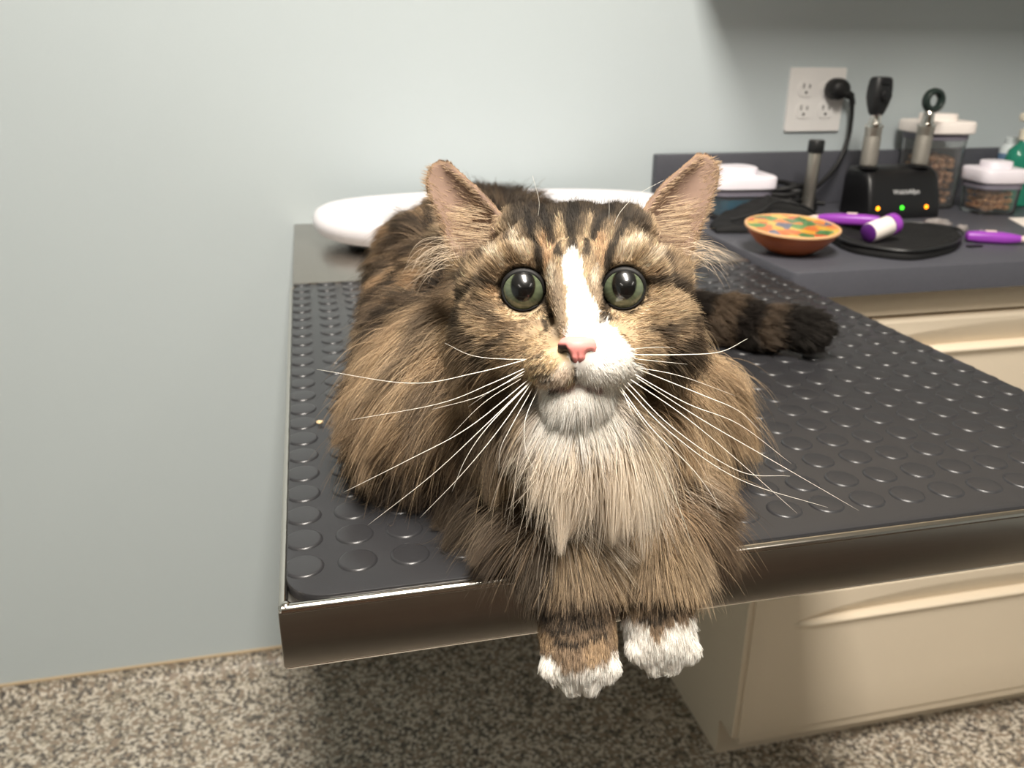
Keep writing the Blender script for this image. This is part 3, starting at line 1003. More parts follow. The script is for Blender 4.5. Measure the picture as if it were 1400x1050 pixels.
# eye sockets
EYES = [(H(715, 396, .4580), 1), (H(853, 394, .4580), -1)]
ER = .0125
for ec, _ in EYES:
    ax = CAM - ec; ax /= np.linalg.norm(ax)
    d = co - ec
    h = d @ ax
    rad = np.linalg.norm(d - h[:, None] * ax, axis=1)
    w = np.clip((.0120 - rad) / .0012, 0, 1)
    sel = (h > -.004) & (h < .03)
    co = co - ax * (np.where(sel, np.maximum(h + .004, 0) * w, 0))[:, None]
body_me.vertices.foreach_set('co', co.astype(np.float32).ravel())
body_me.update()
vn = np.empty(NV * 3, np.float32); body_me.vertices.foreach_get('normal', vn); vn = vn.reshape(-1, 3).astype(float)
body_me.calc_loop_triangles()
NT = len(body_me.loop_triangles)
tri = np.empty(NT * 3, np.int32); body_me.loop_triangles.foreach_get('vertices', tri); tri = tri.reshape(-1, 3)


# -------------------------------------------------- coat fields
def vnoise(P, seed=0):
    P = np.asarray(P, float)
    i = np.floor(P).astype(np.int64); f = P - i
    f = f * f * (3 - 2 * f)
    out = 0
    for dx in (0, 1):
        for dy in (0, 1):
            for dz in (0, 1):
                n = (i[:, 0] + dx) * 374761393 + (i[:, 1] + dy) * 668265263 + (i[:, 2] + dz) * 2147483647 + seed * 144665
                n = (n ^ (n >> 13)) * 1274126177
                n = (n ^ (n >> 16)) & 0xffff
                w = (f[:, 0] if dx else 1 - f[:, 0]) * (f[:, 1] if dy else 1 - f[:, 1]) * (f[:, 2] if dz else 1 - f[:, 2])
                out = out + w * n / 65535
    return out


def sm(a, b, x):
    t = np.clip((x - a) / (b - a), 0, 1)
    return t * t * (3 - 2 * t)


def strok(U, V, pts, w):
    """soft distance to polyline: 1 on the line, 0 beyond the width"""
    best = np.full(len(U), 1e9)
    for (x0, y0), (x1, y1) in zip(pts, pts[1:]):
        dx, dy = x1 - x0, y1 - y0
        t = np.clip(((U - x0) * dx + (V - y0) * dy) / (dx * dx + dy * dy + 1e-9), 0, 1)
        best = np.minimum(best, np.hypot(U - x0 - t * dx, V - y0 - t * dy))
    return 1 - sm(w * .55, w * 1.25, best)


def inpoly(U, V, poly):
    c = np.zeros(len(U), bool)
    n = len(poly)
    for i in range(n):
        x0, y0 = poly[i]; x1, y1 = poly[(i + 1) % n]
        if y0 == y1:
            continue
        k = ((y0 > V) != (y1 > V)) & (U < (x1 - x0) * (V - y0) / (y1 - y0) + x0)
        c ^= k
    return c


TAILP = spline(TAIL, 10)
LEGL = np.array([PAWL, H(789, 835, .482), H(787, 792, .487)])
LEGR = np.array([PAWR, H(899, 820, .489), H(897, 782, .494)])


def seg_dist(P, Q):
    best = np.full(len(P), 1e9); arg = np.zeros(len(P))
    for k, (a, b) in enumerate(zip(Q, Q[1:])):
        ab = b - a
        t = np.clip(((P - a) @ ab) / (ab @ ab), 0, 1)
        d = np.linalg.norm(P - a - t[:, None] * ab, axis=1)
        m = d < best
        best = np.where(m, d, best); arg = np.where(m, k + t, arg)
    return best, arg


HC = H(784, 400, .495)


def regions(P):
    U, V, D = headuv(P)
    dH = np.linalg.norm((P - HC) @ HAX / np.array([.074, .068, .085]), axis=1)
    r = {'U': U, 'V': V, 'D': D}
    dM = np.linalg.norm((P - H(789, 492, .440)) @ HAX / np.array([.046, .034, .042]), axis=1)
    head = np.maximum(1 - sm(.9, 1.12, dH), 1 - sm(.92, 1.08, dM))
    ear = np.zeros(len(P))
    for outer, inner in EARS:
        poly = [p[:2] for p in outer] + [p[:2] for p in inner[::-1]]
        grow = [(np.mean([q[0] for q in poly]) + (x - np.mean([q[0] for q in poly])) * 1.12, np.mean([q[1] for q in poly]) + (y - np.mean([q[1] for q in poly])) * 1.10) for x, y in poly]
        ear = np.maximum(ear, (inpoly(U, V, grow) & (D > .490) & (D < .552) & (V < 366)).astype(float))
    r['ear'] = ear
    r['head'] = np.maximum(head, ear)
    td, ta = seg_dist(P, TAILP)
    r['tail'] = (1 - sm(.030, .040, td)) * (P[:, 0] > .29) * (P[:, 1] > .66)
    r['ta'] = ta
    ld, la = seg_dist(P, LEGL)
    rd, ra = seg_dist(P, LEGR)
    r['leg'] = ((np.minimum(ld, rd) < .036) & (P[:, 1] < YF + .012) & (P[:, 2] < .918)).astype(float)
    r['left'] = ld < rd
    r['chest'] = (1 - r['head']) * (1 - r['leg']) * (1 - sm(.52, .60, P[:, 1]))
    return r


C_ = lambda *c: np.array(lin(c))
TAN, GINGER, BROWN, DARK, GREY = C_(208, 184, 150), C_(178, 148, 115), C_(134, 116, 97), C_(31, 25, 21), C_(150, 134, 116)
WHITE, CREAM, BLACK = C_(250, 244, 236), C_(232, 214, 188), C_(15, 12, 10)


def mixc(c, k, w):
    return c * (1 - w[:, None]) + k * w[:, None]


def coat(P, r, seed=0):
    """coat colour at a skin point: the tabby pattern of the animal itself"""
    U, V, D = r['U'], r['V'], r['D']
    n = len(P)
    n1, n2, n3 = vnoise(P * 32, 1), vnoise(P * 75, 2), vnoise(P * 190, 3)
    # ---- trunk: blotched brown tabby
    band = .5 + .5 * np.sin(P[:, 1] * 105 + 5.0 * n1 + 2.2 * n2)
    c = np.tile(BROWN, (n, 1))
    c = mixc(c, GINGER, sm(.40, .70, n2))
    c = mixc(c, TAN, sm(.55, .85, vnoise(P * 50, 5)) * .7)
    c = mixc(c, DARK, sm(.52, .80, band) * .85)
    c = mixc(c, DARK, sm(.52, .68, vnoise(P * 85, 14)) * .75)
    c = mixc(c, DARK, (1 - sm(.02, .05, np.abs(P[:, 0] - .178))) * sm(1.0, 1.02, P[:, 2]) * sm(.55, .6, P[:, 1]) * .8)   # spine stripe
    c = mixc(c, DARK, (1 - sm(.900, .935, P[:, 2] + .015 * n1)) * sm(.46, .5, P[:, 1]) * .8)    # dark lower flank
    # ---- ruff and chest
    ch = r['chest']
    rc = np.tile(C_(168, 144, 114), (n, 1))
    rc = mixc(rc, TAN, sm(.35, .65, n2) * .8)
    rc = mixc(rc, GINGER, sm(.5, .8, n1) * .5)
    rc = mixc(rc, C_(72, 58, 46), sm(.52, .70, vnoise(P * 70, 9)) * .75)
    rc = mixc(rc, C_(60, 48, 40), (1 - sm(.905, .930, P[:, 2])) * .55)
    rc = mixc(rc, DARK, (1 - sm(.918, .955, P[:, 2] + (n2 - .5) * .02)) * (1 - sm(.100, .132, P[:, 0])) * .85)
    cx = 795 + (V - 560) * .22
    hw = np.interp(V, [520, 560, 600, 650, 700, 740, 780], [54, 70, 90, 86, 56, 24, 6])
    bib = 1 - sm(.75, 1.15, np.abs(U - cx) / hw + (n2 - .5) * .5)
    bib *= sm(525, 560, V) * (P[:, 1] < .50)
    rc = mixc(rc, C_(234, 221, 202), bib)
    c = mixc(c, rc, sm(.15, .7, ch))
    # ---- tail
    tc_ = mixc(np.tile(C_(104, 88, 72), (n, 1)), DARK, sm(.35, .6, .5 + .5 * np.sin(r['ta'] * .9)))
    tc_ = mixc(tc_, BLACK, sm(31, 37, r['ta']))
    c = mixc(c, tc_, r['tail'])
    # ---- forelegs and paws
    lc = np.tile(C_(146, 124, 100), (n, 1))
    lc = mixc(lc, C_(178, 152, 120), sm(.45, .7, n2))
    for pts in ([(752, 836), (780, 830), (806, 820)], [(756, 857), (790, 854), (826, 842)], [(764, 874), (795, 876), (824, 862)], [(770, 845), (815, 832)],
                [(905, 828), (924, 826)], [(880, 838), (902, 844)]):
        lc = mixc(lc, BLACK, strok(U + (n3 - .5) * 8, V + 7 + (n2 - .5) * 8, pts, 5.0) * .95)
    lc = mixc(lc, C_(160, 142, 116), (1 - sm(765, 790, V)) * .6)
    lc = mixc(lc, DARK, sm(788, 800, V) * (1 - sm(808, 822, V)) * .7)
    lc = mixc(lc, DARK, (U < 762).astype(float) * (1 - sm(835, 860, V)) * r['left'] * .8)
    wl = np.where(r['left'], np.interp(U, [735, 750, 770, 790, 810, 830, 848], [862, 884, 900, 908, 898, 890, 862]),
                  np.interp(U, [855, 872, 886, 893, 900, 912, 928, 948], [842, 843, 850, 872, 872, 858, 850, 838]))
    lc = mixc(lc, WHITE, sm(-5, 6, V - wl + np.where(r['left'], -6, 8) + (n3 - .5) * 12))
    c = mixc(c, lc, r['leg'])
    # ---- head
    hc = np.tile(C_(178, 156, 126), (n, 1))
    hc = mixc(hc, C_(128, 108, 86), sm(.45, .75, n2) * .6)
    hc = mixc(hc, C_(205, 178, 140), sm(.55, .85, vnoise(P * 140, 11)) * .5)
    hc = mixc(hc, C_(58, 46, 38), sm(.58, .78, vnoise(P * 120, 12)) * sm(90, 130, np.hypot(U - 787, V - 430)) * .75)
    S = lambda pts, w: strok(U + (n3 - .5) * 7, V + (n2 - .5) * 6, pts, w)
    # crown: dark cap with forehead stripes
    cap = (1 - sm(304, 334, V + (n2 - .5) * 22)) * (1 - sm(78, 105, np.abs(U - 784)))
    hc = mixc(hc, DARK, cap * .92)
    for col, k, pts, w in (
            (CREAM, .75, [(722, 356), (708, 334)], 9), (CREAM, .75, [(852, 352), (868, 335)], 9), (CREAM, .6, [(690, 362), (672, 352)], 8), (CREAM, .6, [(880, 362), (900, 352)], 8),
            (GINGER * 1.15, .95, [(748, 366), (752, 332)], 10), (GINGER * 1.15, .95, [(823, 364), (820, 334)], 9), (TAN, .7, [(768, 330), (766, 305)], 5), (TAN, .6, [(800, 328), (806, 306)], 4),
            (BLACK, .9, [(737, 374), (738, 350), (730, 318), (722, 300)], 6), (BLACK, .9, [(763, 354), (757, 330), (748, 308), (742, 292)], 5.5), (BLACK, .92, [(780, 346), (782, 322), (786, 290)], 8),
            (BLACK, .9, [(800, 352), (812, 326), (826, 306), (836, 292)], 6), (BLACK, .9, [(832, 372), (834, 350), (846, 326), (856, 306)], 6),
            (DARK, .8, [(684, 392), (662, 394), (642, 406), (634, 440)], 6), (DARK, .8, [(884, 386), (908, 392), (934, 404), (946, 430)], 6),
            (DARK, .75, [(640, 360), (632, 400), (640, 450)], 9), (DARK, .6, [(948, 370), (962, 420), (958, 470)], 8),
            (DARK, .65, [(700, 462), (672, 474), (650, 492)], 6), (DARK, .55, [(880, 452), (908, 450), (928, 436)], 5), (DARK, .5, [(668, 430), (690, 440)], 5),
            (BLACK, .75, [(645, 478), (668, 488)], 10), (DARK, .8, [(905, 490), (930, 470)], 10),
            (TAN * 1.05, .85, [(690, 428), (716, 436), (738, 430)], 7), (TAN * 1.05, .85, [(838, 430), (860, 434), (882, 420)], 7), (GINGER * 1.1, .6, [(686, 410), (676, 400)], 6), (TAN, .6, [(893, 400), (899, 412)], 7),
            (GREY, .7, [(758, 380), (764, 420), (762, 450)], 12), (GINGER, .45, [(750, 470), (740, 484)], 9), (GREY * .9, .6, [(812, 384), (818, 412)], 8),
            (CREAM, .8, [(752, 392), (756, 372)], 5), (CREAM, .8, [(814, 388), (816, 374)], 5),
            (BLACK, .9, [(744, 410), (748, 428), (745, 450)], 4.5), (BLACK, .9, [(826, 406), (829, 420), (833, 436)], 4.5)):
        hc = mixc(hc, col, S(pts, w) * k)
    # white blaze, right muzzle, chin
    blaze = inpoly(U + (n3 - .5) * 9, V + (n2 - .5) * 8, [(772, 346), (788, 344), (798, 362), (803, 392), (816, 424), (842, 450), (862, 476), (872, 500), (866, 520), (840, 540),
                                                         (800, 545), (776, 545), (786, 505), (772, 470), (777, 440), (776, 400), (768, 362)])
    hc = mixc(hc, WHITE, blaze.astype(float))
    lm = inpoly(U, V, [(770, 470), (786, 505), (788, 528), (740, 530), (722, 516), (728, 492), (748, 478)])
    hc = mixc(hc, C_(214, 188, 150), lm * .85)
    hc = mixc(hc, C_(238, 222, 204), strok(U, V, [(774, 506), (764, 518), (746, 525)], 13) * .9)
    for pts, w in (([(734, 487), (742, 484)], 3), ([(728, 500), (748, 496)], 2.6), ([(730, 512), (752, 508)], 2.6), ([(738, 519), (756, 517)], 2.2)):
        hc = mixc(hc, DARK, strok(U, V, pts, w) * .8)
    chin = ((V > 528) & (np.abs(U - 792) < 62)).astype(float)
    hc = mixc(hc, WHITE, chin * (1 - sm(44, 66, np.abs(U - 792))))
    hc = mixc(hc, C_(176, 142, 136), strok(U, V, [(757, 528), (790, 526), (820, 529)], 3.5) * .7)
    hc = mixc(hc, DARK, strok(U, V, [(755, 529), (763, 530)], 3) * .8)
    hc = mixc(hc, DARK, strok(U, V, [(786, 505), (789, 516)], 2.6) * .8)
    for (eu, ev) in ((715, 396), (853, 394)):
        hc = mixc(hc, BLACK, 1 - sm(30, 34, np.hypot(U - eu, V - ev)))
    # ears
    ec_ = np.tile(C_(150, 124, 100), (n, 1))
    ec_ = mixc(ec_, C_(98, 80, 64), sm(.5, .8, n2) * .7)
    hc = mixc(hc, ec_, r['ear'] * (1 - sm(318, 345, V)))
    hw_ = sm(.2, .8, r['head'])
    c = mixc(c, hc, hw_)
    return c


# skin: same pattern, pinkish inside the ears
rv = regions(co)
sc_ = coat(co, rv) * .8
inner = np.zeros(NV)
for outer, inn in EARS:
    poly = [p[:2] for p in outer] + [p[:2] for p in inn[::-1]]
    inner = np.maximum(inner, inpoly(rv['U'], rv['V'], poly) * (rv['D'] > .49) * (rv['D'] < .552))
fac = (vn @ (-cf)) > .1
inner = inner * fac * (rv['V'] < 350)
sc_ = mixc(sc_, C_(122, 101, 89), inner * .9)
attr = body_me.color_attributes.new('skin_color', 'FLOAT_COLOR', 'POINT')
buf = np.ones((NV, 4), np.float32); buf[:, :3] = sc_
attr.data.foreach_set('color', buf.ravel())
body_me.vertices.foreach_set('co', (co - np.array(CAT)).astype(np.float32).ravel())
for p in body_me.polygons:
    p.use_smooth = True
m_skin = mat('cat_skin', (150, 120, 100), .8, var=.1, scale=300, attr='skin_color', spec=.2)
body = link('body', body_me, m_skin, cat)
body_me.update()

# -------------------------------------------------- hair
tv = co[tri]
area = .5 * np.linalg.norm(np.cross(tv[:, 1] - tv[:, 0], tv[:, 2] - tv[:, 0]), axis=1)
cen = tv.mean(1)
rt_ = regions(cen)
dens = np.full(NT, 1.1)                                   # hairs per mm2
dens = np.where(cen[:, 1] > .87, .5, dens)
dens = dens * (1 - rt_['chest']) + 2.2 * rt_['chest']
dens = np.where(rt_['tail'] > .3, 1.8, dens)
dens = np.where(rt_['leg'] > .5, 4.0, dens)
facew = sm(.3, .8, rt_['head'])
front = (cen - HC) @ (-cf) > -.03
dens = np.where(facew > .3, np.where(front, 6.0, 2.2), dens)
dens = np.where(rt_['ear'] > .5, 3.0, dens)
tn = np.cross(tv[:, 1] - tv[:, 0], tv[:, 2] - tv[:, 0]); tn /= np.linalg.norm(tn, axis=1)[:, None] + 1e-20
low = (cen[:, 2] < ZM + .004) & (cen[:, 1] > YF + .01) & (tn[:, 2] < -.5)
dens[low] = 0
eyeR = np.minimum(np.hypot(rt_['U'] - 715, rt_['V'] - 396), np.hypot(rt_['U'] - 853, rt_['V'] - 394))
dens[(eyeR < 29.5) & (rt_['head'] > .5) & front] = 0
NOSE = [(760, 462), (818, 462), (817, 474), (806, 490), (797, 503), (782, 503), (772, 490), (761, 474)]
dens[inpoly(rt_['U'], rt_['V'], NOSE) & (rt_['D'] < .44)] = 0
earin = np.zeros(NT, bool)
for outer, inn in EARS:
    poly = [p[:2] for p in outer] + [p[:2] for p in inn[::-1]]
    earin |= inpoly(rt_['U'], rt_['V'], poly)
earin &= (rt_['D'] > .49) & (rt_['D'] < .552) & (tn @ (-cf) > .1) & (rt_['V'] < 350)
dens[earin] = 1.5
w = area * dens * 1e6
NH = int(w.sum())
print('hairs', NH, 'verts', NV)
cum = np.cumsum(w) / w.sum()
pick = np.searchsorted(cum, rng.random(NH))
r1, r2 = np.sqrt(rng.random(NH)), rng.random(NH)
bc = np.stack([1 - r1, r1 * (1 - r2), r1 * r2], 1)
root = (tv[pick] * bc[..., None]).sum(1)
nrm = (vn[tri[pick]] * bc[..., None]).sum(1)
nrm /= np.linalg.norm(nrm, axis=1)[:, None] + 1e-12
R = regions(root)
U, V, D = R['U'], R['V'], R['D']
hcol = coat(root, R)
head, ear, leg, tail, chest = R['head'], R['ear'] > .5, R['leg'] > .5, R['tail'] > .3, R['chest']
ein = earin[pick]
fu = np.hypot(U - 788, V - 430)

# length
Ln = np.full(NH, .034)
ff = chest * np.clip(-nrm[:, 1] * 1.3, 0, 1)
Ln = Ln * (1 - chest) + chest * (.044 + .016 * ff)
hl = np.interp(fu, [0, 60, 100, 140, 175, 215], [.0036, .0052, .0080, .0115, .0190, .030])
hl = np.where(V < 330, np.interp(V, [270, 300, 330], [.010, .008, .0065]), hl)
hl = np.where((V > 440) & (np.abs(U - 790) < 75), np.interp(V, [440, 520, 545, 562, 590], [.0034, .0040, .0100, .0200, .034]), hl)
eR = eyeR[pick]
hl = np.where(head > .5, np.minimum(hl, np.interp(eR, [28, 40, 60], [.0028, .0048, .03])), hl)
hw = sm(.2, .8, head)
Ln = Ln * (1 - hw) + hl * hw
Ln = np.where(ear, .0030, Ln)
Ln = np.where(ein, .0062, Ln)
Ln = np.where(leg, np.interp(V, [750, 780, 805, 830, 880], [.034, .022, .013, .0095, .0075]), Ln)
Ln = np.where(tail, .019, Ln)
Ln *= rng.uniform(.6, 1.12, NH)
Ln = np.where(leg & (V < 805), Ln * rng.uniform(.45, 1.25, NH), Ln)
fly = rng.random(NH) < .04
Ln = np.where(fly & ~ear & ~leg, Ln * 1.22, Ln)

# growing direction
flow = np.zeros((NH, 3))
bdir = np.stack([(root[:, 0] - .165) * 6.0, np.full(NH, .45), np.full(NH, -.30)], 1)
cdir = np.stack([(root[:, 0] - .158) * 5.0, np.full(NH, -.12), np.full(NH, -1.0)], 1)
flow += bdir * (1 - chest)[:, None] + cdir * chest[:, None]
nosep = H(789, 470, .418)
hd = root - nosep
hd += (cu[None] * (.4 * np.linalg.norm(hd, axis=1) * np.clip((470 - V) / 80, 0, 1))[:, None])
hd -= cu[None] * (.6 * np.linalg.norm(hd, axis=1) * np.clip((V - 480) / 60, 0, 1))[:, None]
for ec, _ in EYES:
    de = root - ec
    dl = np.linalg.norm(de, axis=1)
    k = np.exp(-np.clip(dl - .011, 0, 1) / .008)
    hd = hd + (de / dl[:, None]) * (k * .12)[:, None]
hd /= np.linalg.norm(hd, axis=1)[:, None]
flow = flow / (np.linalg.norm(flow, axis=1)[:, None] + 1e-9)
flow = flow * (1 - hw)[:, None] + hd * hw[:, None]
# cheek hair turns down into the ruff
cheek = hw * sm(100, 170, fu) * sm(380, 470, V)
flow = flow + (cu * -.5 + cr[None] * np.sign(U - 788)[:, None] * .5) * cheek[:, None]
ed = cu[None] + cr[None] * (np.sign(U - 784) * .25)[:, None]
flow = np.where(ear[:, None], ed, flow)
side = np.sign(U - 784)[:, None]
flow = np.where(ein[:, None], cr[None] * side * 1.0 + cu[None] * .25, flow)
flow = np.where(leg[:, None], -cu[None] * 1.0 - cf[None] * .2, flow)
tdir = np.gradient(TAILP, axis=0)
tdir /= np.linalg.norm(tdir, axis=1)[:, None]
flow = np.where(tail[:, None], tdir[np.clip(np.round(R['ta']).astype(int), 0, len(TAILP) - 1)], flow)
flow /= np.linalg.norm(flow, axis=1)[:, None] + 1e-9
tang = flow - nrm * (flow * nrm).sum(1)[:, None]
tang /= np.linalg.norm(tang, axis=1)[:, None] + 1e-9
lift = np.full(NH, .58)
lift = lift * (1 - chest) + .32 * chest
lift = lift * (1 - hw) + hw * np.interp(fu, [0, 80, 150], [.20, .26, .42])
lift = np.where(leg, .30, lift)
lift = np.where(tail, .55, lift)
lift = np.where(ear, .28, lift)
lift = np.where(ein, .16, lift)
lift = np.clip(lift + rng.normal(0, .06, NH), .08, .9)
jit = rng.normal(0, 1, (NH, 3)) * np.where((head > .5) | leg, .11, .17)[:, None]
# coherent waviness in the long coat
wave = np.stack([vnoise(root * 45, s) for s in (21, 22, 23)], 1) - .5
wave2 = np.stack([vnoise(root * 38, s) for s in (31, 32, 33)], 1) - .5
wv = np.where((head > .5) | leg, .35, 1.0)
d0 = tang * (1 - lift)[:, None] + nrm * lift[:, None] + jit + wave * wv[:, None] * 1.1
d0 /= np.linalg.norm(d0, axis=1)[:, None]
d1 = tang + np.array([0, 0, -.28]) * ((1 - hw) * (~leg) * (1 + 2.2 * chest))[:, None] + nrm * .10 + jit * .8 + wave * wv[:, None] * .6 + wave2 * (chest * 1.1)[:, None]
d1 /= np.linalg.norm(d1, axis=1)[:, None]
K = 7
pts = np.zeros((NH, K, 3))
pts[:, 0] = root - nrm * .0006
for k in range(1, K):
    s = (k - .5) / (K - 1)
    d = d0 * (1 - s) + d1 * s
    d /= np.linalg.norm(d, axis=1)[:, None]
    pts[:, k] = pts[:, k - 1] + d * (Ln / (K - 1))[:, None]
# clumping into tufts
prob = np.where(head > .5, .03, np.where(leg, .03, .014))
prob = np.where(chest > .5, .0055, prob)
cen_i = np.where(rng.random(NH) < prob)[0]
kd = kdtree.KDTree(len(cen_i))
for q, i in enumerate(cen_i):
    kd.insert(root[i], q)
kd.balance()
near = np.fromiter((kd.find(p)[1] for p in root.tolist()), np.int64, NH)
ci = cen_i[near]
cl = np.where(head > .5, .42, .78) * rng.uniform(.3, 1.2, NH)
cl = np.where(chest > .5, .85 * rng.uniform(.5, 1.1, NH), cl)
cl = np.where(fly, 0, cl)
cl = np.where(leg, .4, cl)
cl = np.where(Ln[ci] < Ln * .5, 0, np.clip(cl, 0, .92))
gap = np.linalg.norm(root - root[ci], axis=1)
cl = np.where(gap > .012, 0, cl)
for k in range(1, K):
    s = k / (K - 1)
    c = (cl * s ** 1.2)[:, None]
    pts[:, k] = pts[:, k] * (1 - c) + pts[ci, k] * c
# keep the coat above the mat and in front of the table edge
for k in range(K):
    p = pts[:, k]
    on = (p[:, 1] > YF - .001) & (p[:, 0] > XL)
    p[:, 2] = np.where(on & (p[:, 2] < ZM + .0006), ZM + .0006 + .002 * rng.random(NH), p[:, 2])

rad0 = np.where(head > .5, .000135, np.where(leg, .00015, .00015))
rad0 = np.where(ein, .00013, rad0) * rng.uniform(.75, 1.25, NH)
s = np.linspace(0, 1, K)
radii = rad0[:, None] * (1 - .85 * s[None] ** 1.6)
# agouti: each hair varies, tips a little darker or paler
tone = np.exp(rng.normal(0, .22, NH) * np.where(head > .5, 1.7, 1.0))
white = (hcol.min(1) > .55)
tone = np.where(white, np.clip(tone, .92, 1.06), tone)
hcol = hcol * tone[:, None]
hcol = np.where(ein[:, None], C_(190, 166, 138)[None] * np.clip(tone, .7, 1.25)[:, None], hcol)
tipk = np.where(rng.random(NH) < .28, .40, 1.15)
tipk = np.where(white | ein, 1.0, tipk)
colp = hcol[:, None, :] * (1 + (tipk[:, None] - 1) * sm(.45, .95, s)[None])[..., None]
colp = np.clip(colp, 0, .93)


def make_curves(name, P, Rr, Cc, m, parent, kind=None):
    n, k = P.shape[:2]
    hc_ = bpy.data.hair_curves.new(name)
    hc_.add_curves([k] * n)
    hc_.attributes['position'].data.foreach_set('vector', (P - np.array(CAT)).astype(np.float32).ravel())
    a = hc_.attributes.get('radius') or hc_.attributes.new('radius', 'FLOAT', 'POINT')
    a.data.foreach_set('value', Rr.astype(np.float32).ravel())
    a = hc_.attributes.new('hair_color', 'FLOAT_COLOR', 'POINT')
    q = np.ones((n * k, 4), np.float32); q[:, :3] = Cc.reshape(-1, 3)
    a.data.foreach_set('color', q.ravel())
    o = link(name, hc_, m, parent)
    tag(o, kind=kind)
    return o


def fur_material():
    m = bpy.data.materials.new('cat_fur')
    m.use_nodes = True
    nt = m.node_tree; L = nt.links.new
    nt.nodes.remove(nt.nodes['Principled BSDF'])
    out = nt.nodes['Material Output']
    at = nt.nodes.new('ShaderNodeAttribute'); at.attribute_name = 'hair_color'
    df = nt.nodes.new('ShaderNodeBsdfDiffuse'); L(at.outputs['Color'], df.inputs['Color'])
    tr = nt.nodes.new('ShaderNodeBsdfTranslucent'); L(at.outputs['Color'], tr.inputs['Color'])
    gl = nt.nodes.new('ShaderNodeBsdfHair'); gl.component = 'Reflection'
    gl.inputs['RoughnessU'].default_value = .35; gl.inputs['RoughnessV'].default_value = .6
    gl.inputs['Color'].default_value = (.55, .5, .45, 1)
    m1 = nt.nodes.new('ShaderNodeMixShader'); m1.inputs[0].default_value = .28
    L(df.outputs[0], m1.inputs[1]); L(tr.outputs[0], m1.inputs[2])
    m2 = nt.nodes.new('ShaderNodeMixShader'); m2.inputs[0].default_value = .06
    L(m1.outputs[0], m2.inputs[1]); L(gl.outputs[0], m2.inputs[2])
    L(m2.outputs[0], out.inputs['Surface'])
    return m


m_fur = fur_material()
make_curves('fur', pts, radii, colp, m_fur, cat, 'stuff')

# long hairs inside and at the base of the ears
ep, erad, ecol = [], [], []
for (outer, inn), sgn in zip(EARS, (-1, 1)):
    for _ in range(190):
        t = rng.random()
        q = rng.random()
        a = np.array(inn[0]) * (1 - t * .62) + np.array(inn[3]) * t * .62
        b = np.array(outer[0]) * (1 - t * .62) + np.array(outer[3]) * t * .62
        w_ = rng.uniform(.10, .72)
        st = a * (1 - w_) + b * w_
        st[2] += .010 * math.sin(math.pi * w_) - .001
        p0 = H(*st)
        Lh = rng.uniform(.012, .026) * (1.0 - .35 * t)
        d = cr * sgn * 1.0 + cu * rng.normal(.20 - .2 * (1 - t), .06) - cf * rng.uniform(.10, .25)
        d /= np.linalg.norm(d)
        e = d + cu * rng.normal(.0, .12) + cf * .15
        e /= np.linalg.norm(e)
        P = [p0]
        for k in range(1, 8):
            x = k / 7
            v = d * (1 - x) + e * x
            P.append(P[-1] + v / np.linalg.norm(v) * Lh / 7)
        ep.append(P); erad.append(.00011 * (1 - .8 * np.linspace(0, 1, 8) ** 1.5)); ecol.append(np.tile(C_(226, 204, 174) * rng.uniform(.75, 1.1), (8, 1)))
    # wispy tuft at the outer base
    for _ in range(40):
        st = np.array(outer[1]) + np.array([rng.normal(-sgn * 6, 7), rng.normal(4, 9), -.004])
        p0 = H(*st)
        Lh = rng.uniform(.018, .034)
        d = cr * sgn + cu * rng.normal(.1, .2) - cf * rng.uniform(0, .3)
        e = cr * sgn * .4 - cu * rng.uniform(.2, 1.2)
        P = [p0]
        for k in range(1, 8):
            x = k / 7
            v = d * (1 - x) + e * x
            P.append(P[-1] + v / np.linalg.norm(v) * Lh / 7)
        ep.append(P); erad.append(.00011 * (1 - .8 * np.linspace(0, 1, 8) ** 1.5)); ecol.append(np.tile(C_(230, 212, 188) * rng.uniform(.8, 1.1), (8, 1)))
make_curves('ear_tuft', np.array(ep), np.array(erad), np.array(ecol), m_fur, cat, 'stuff')

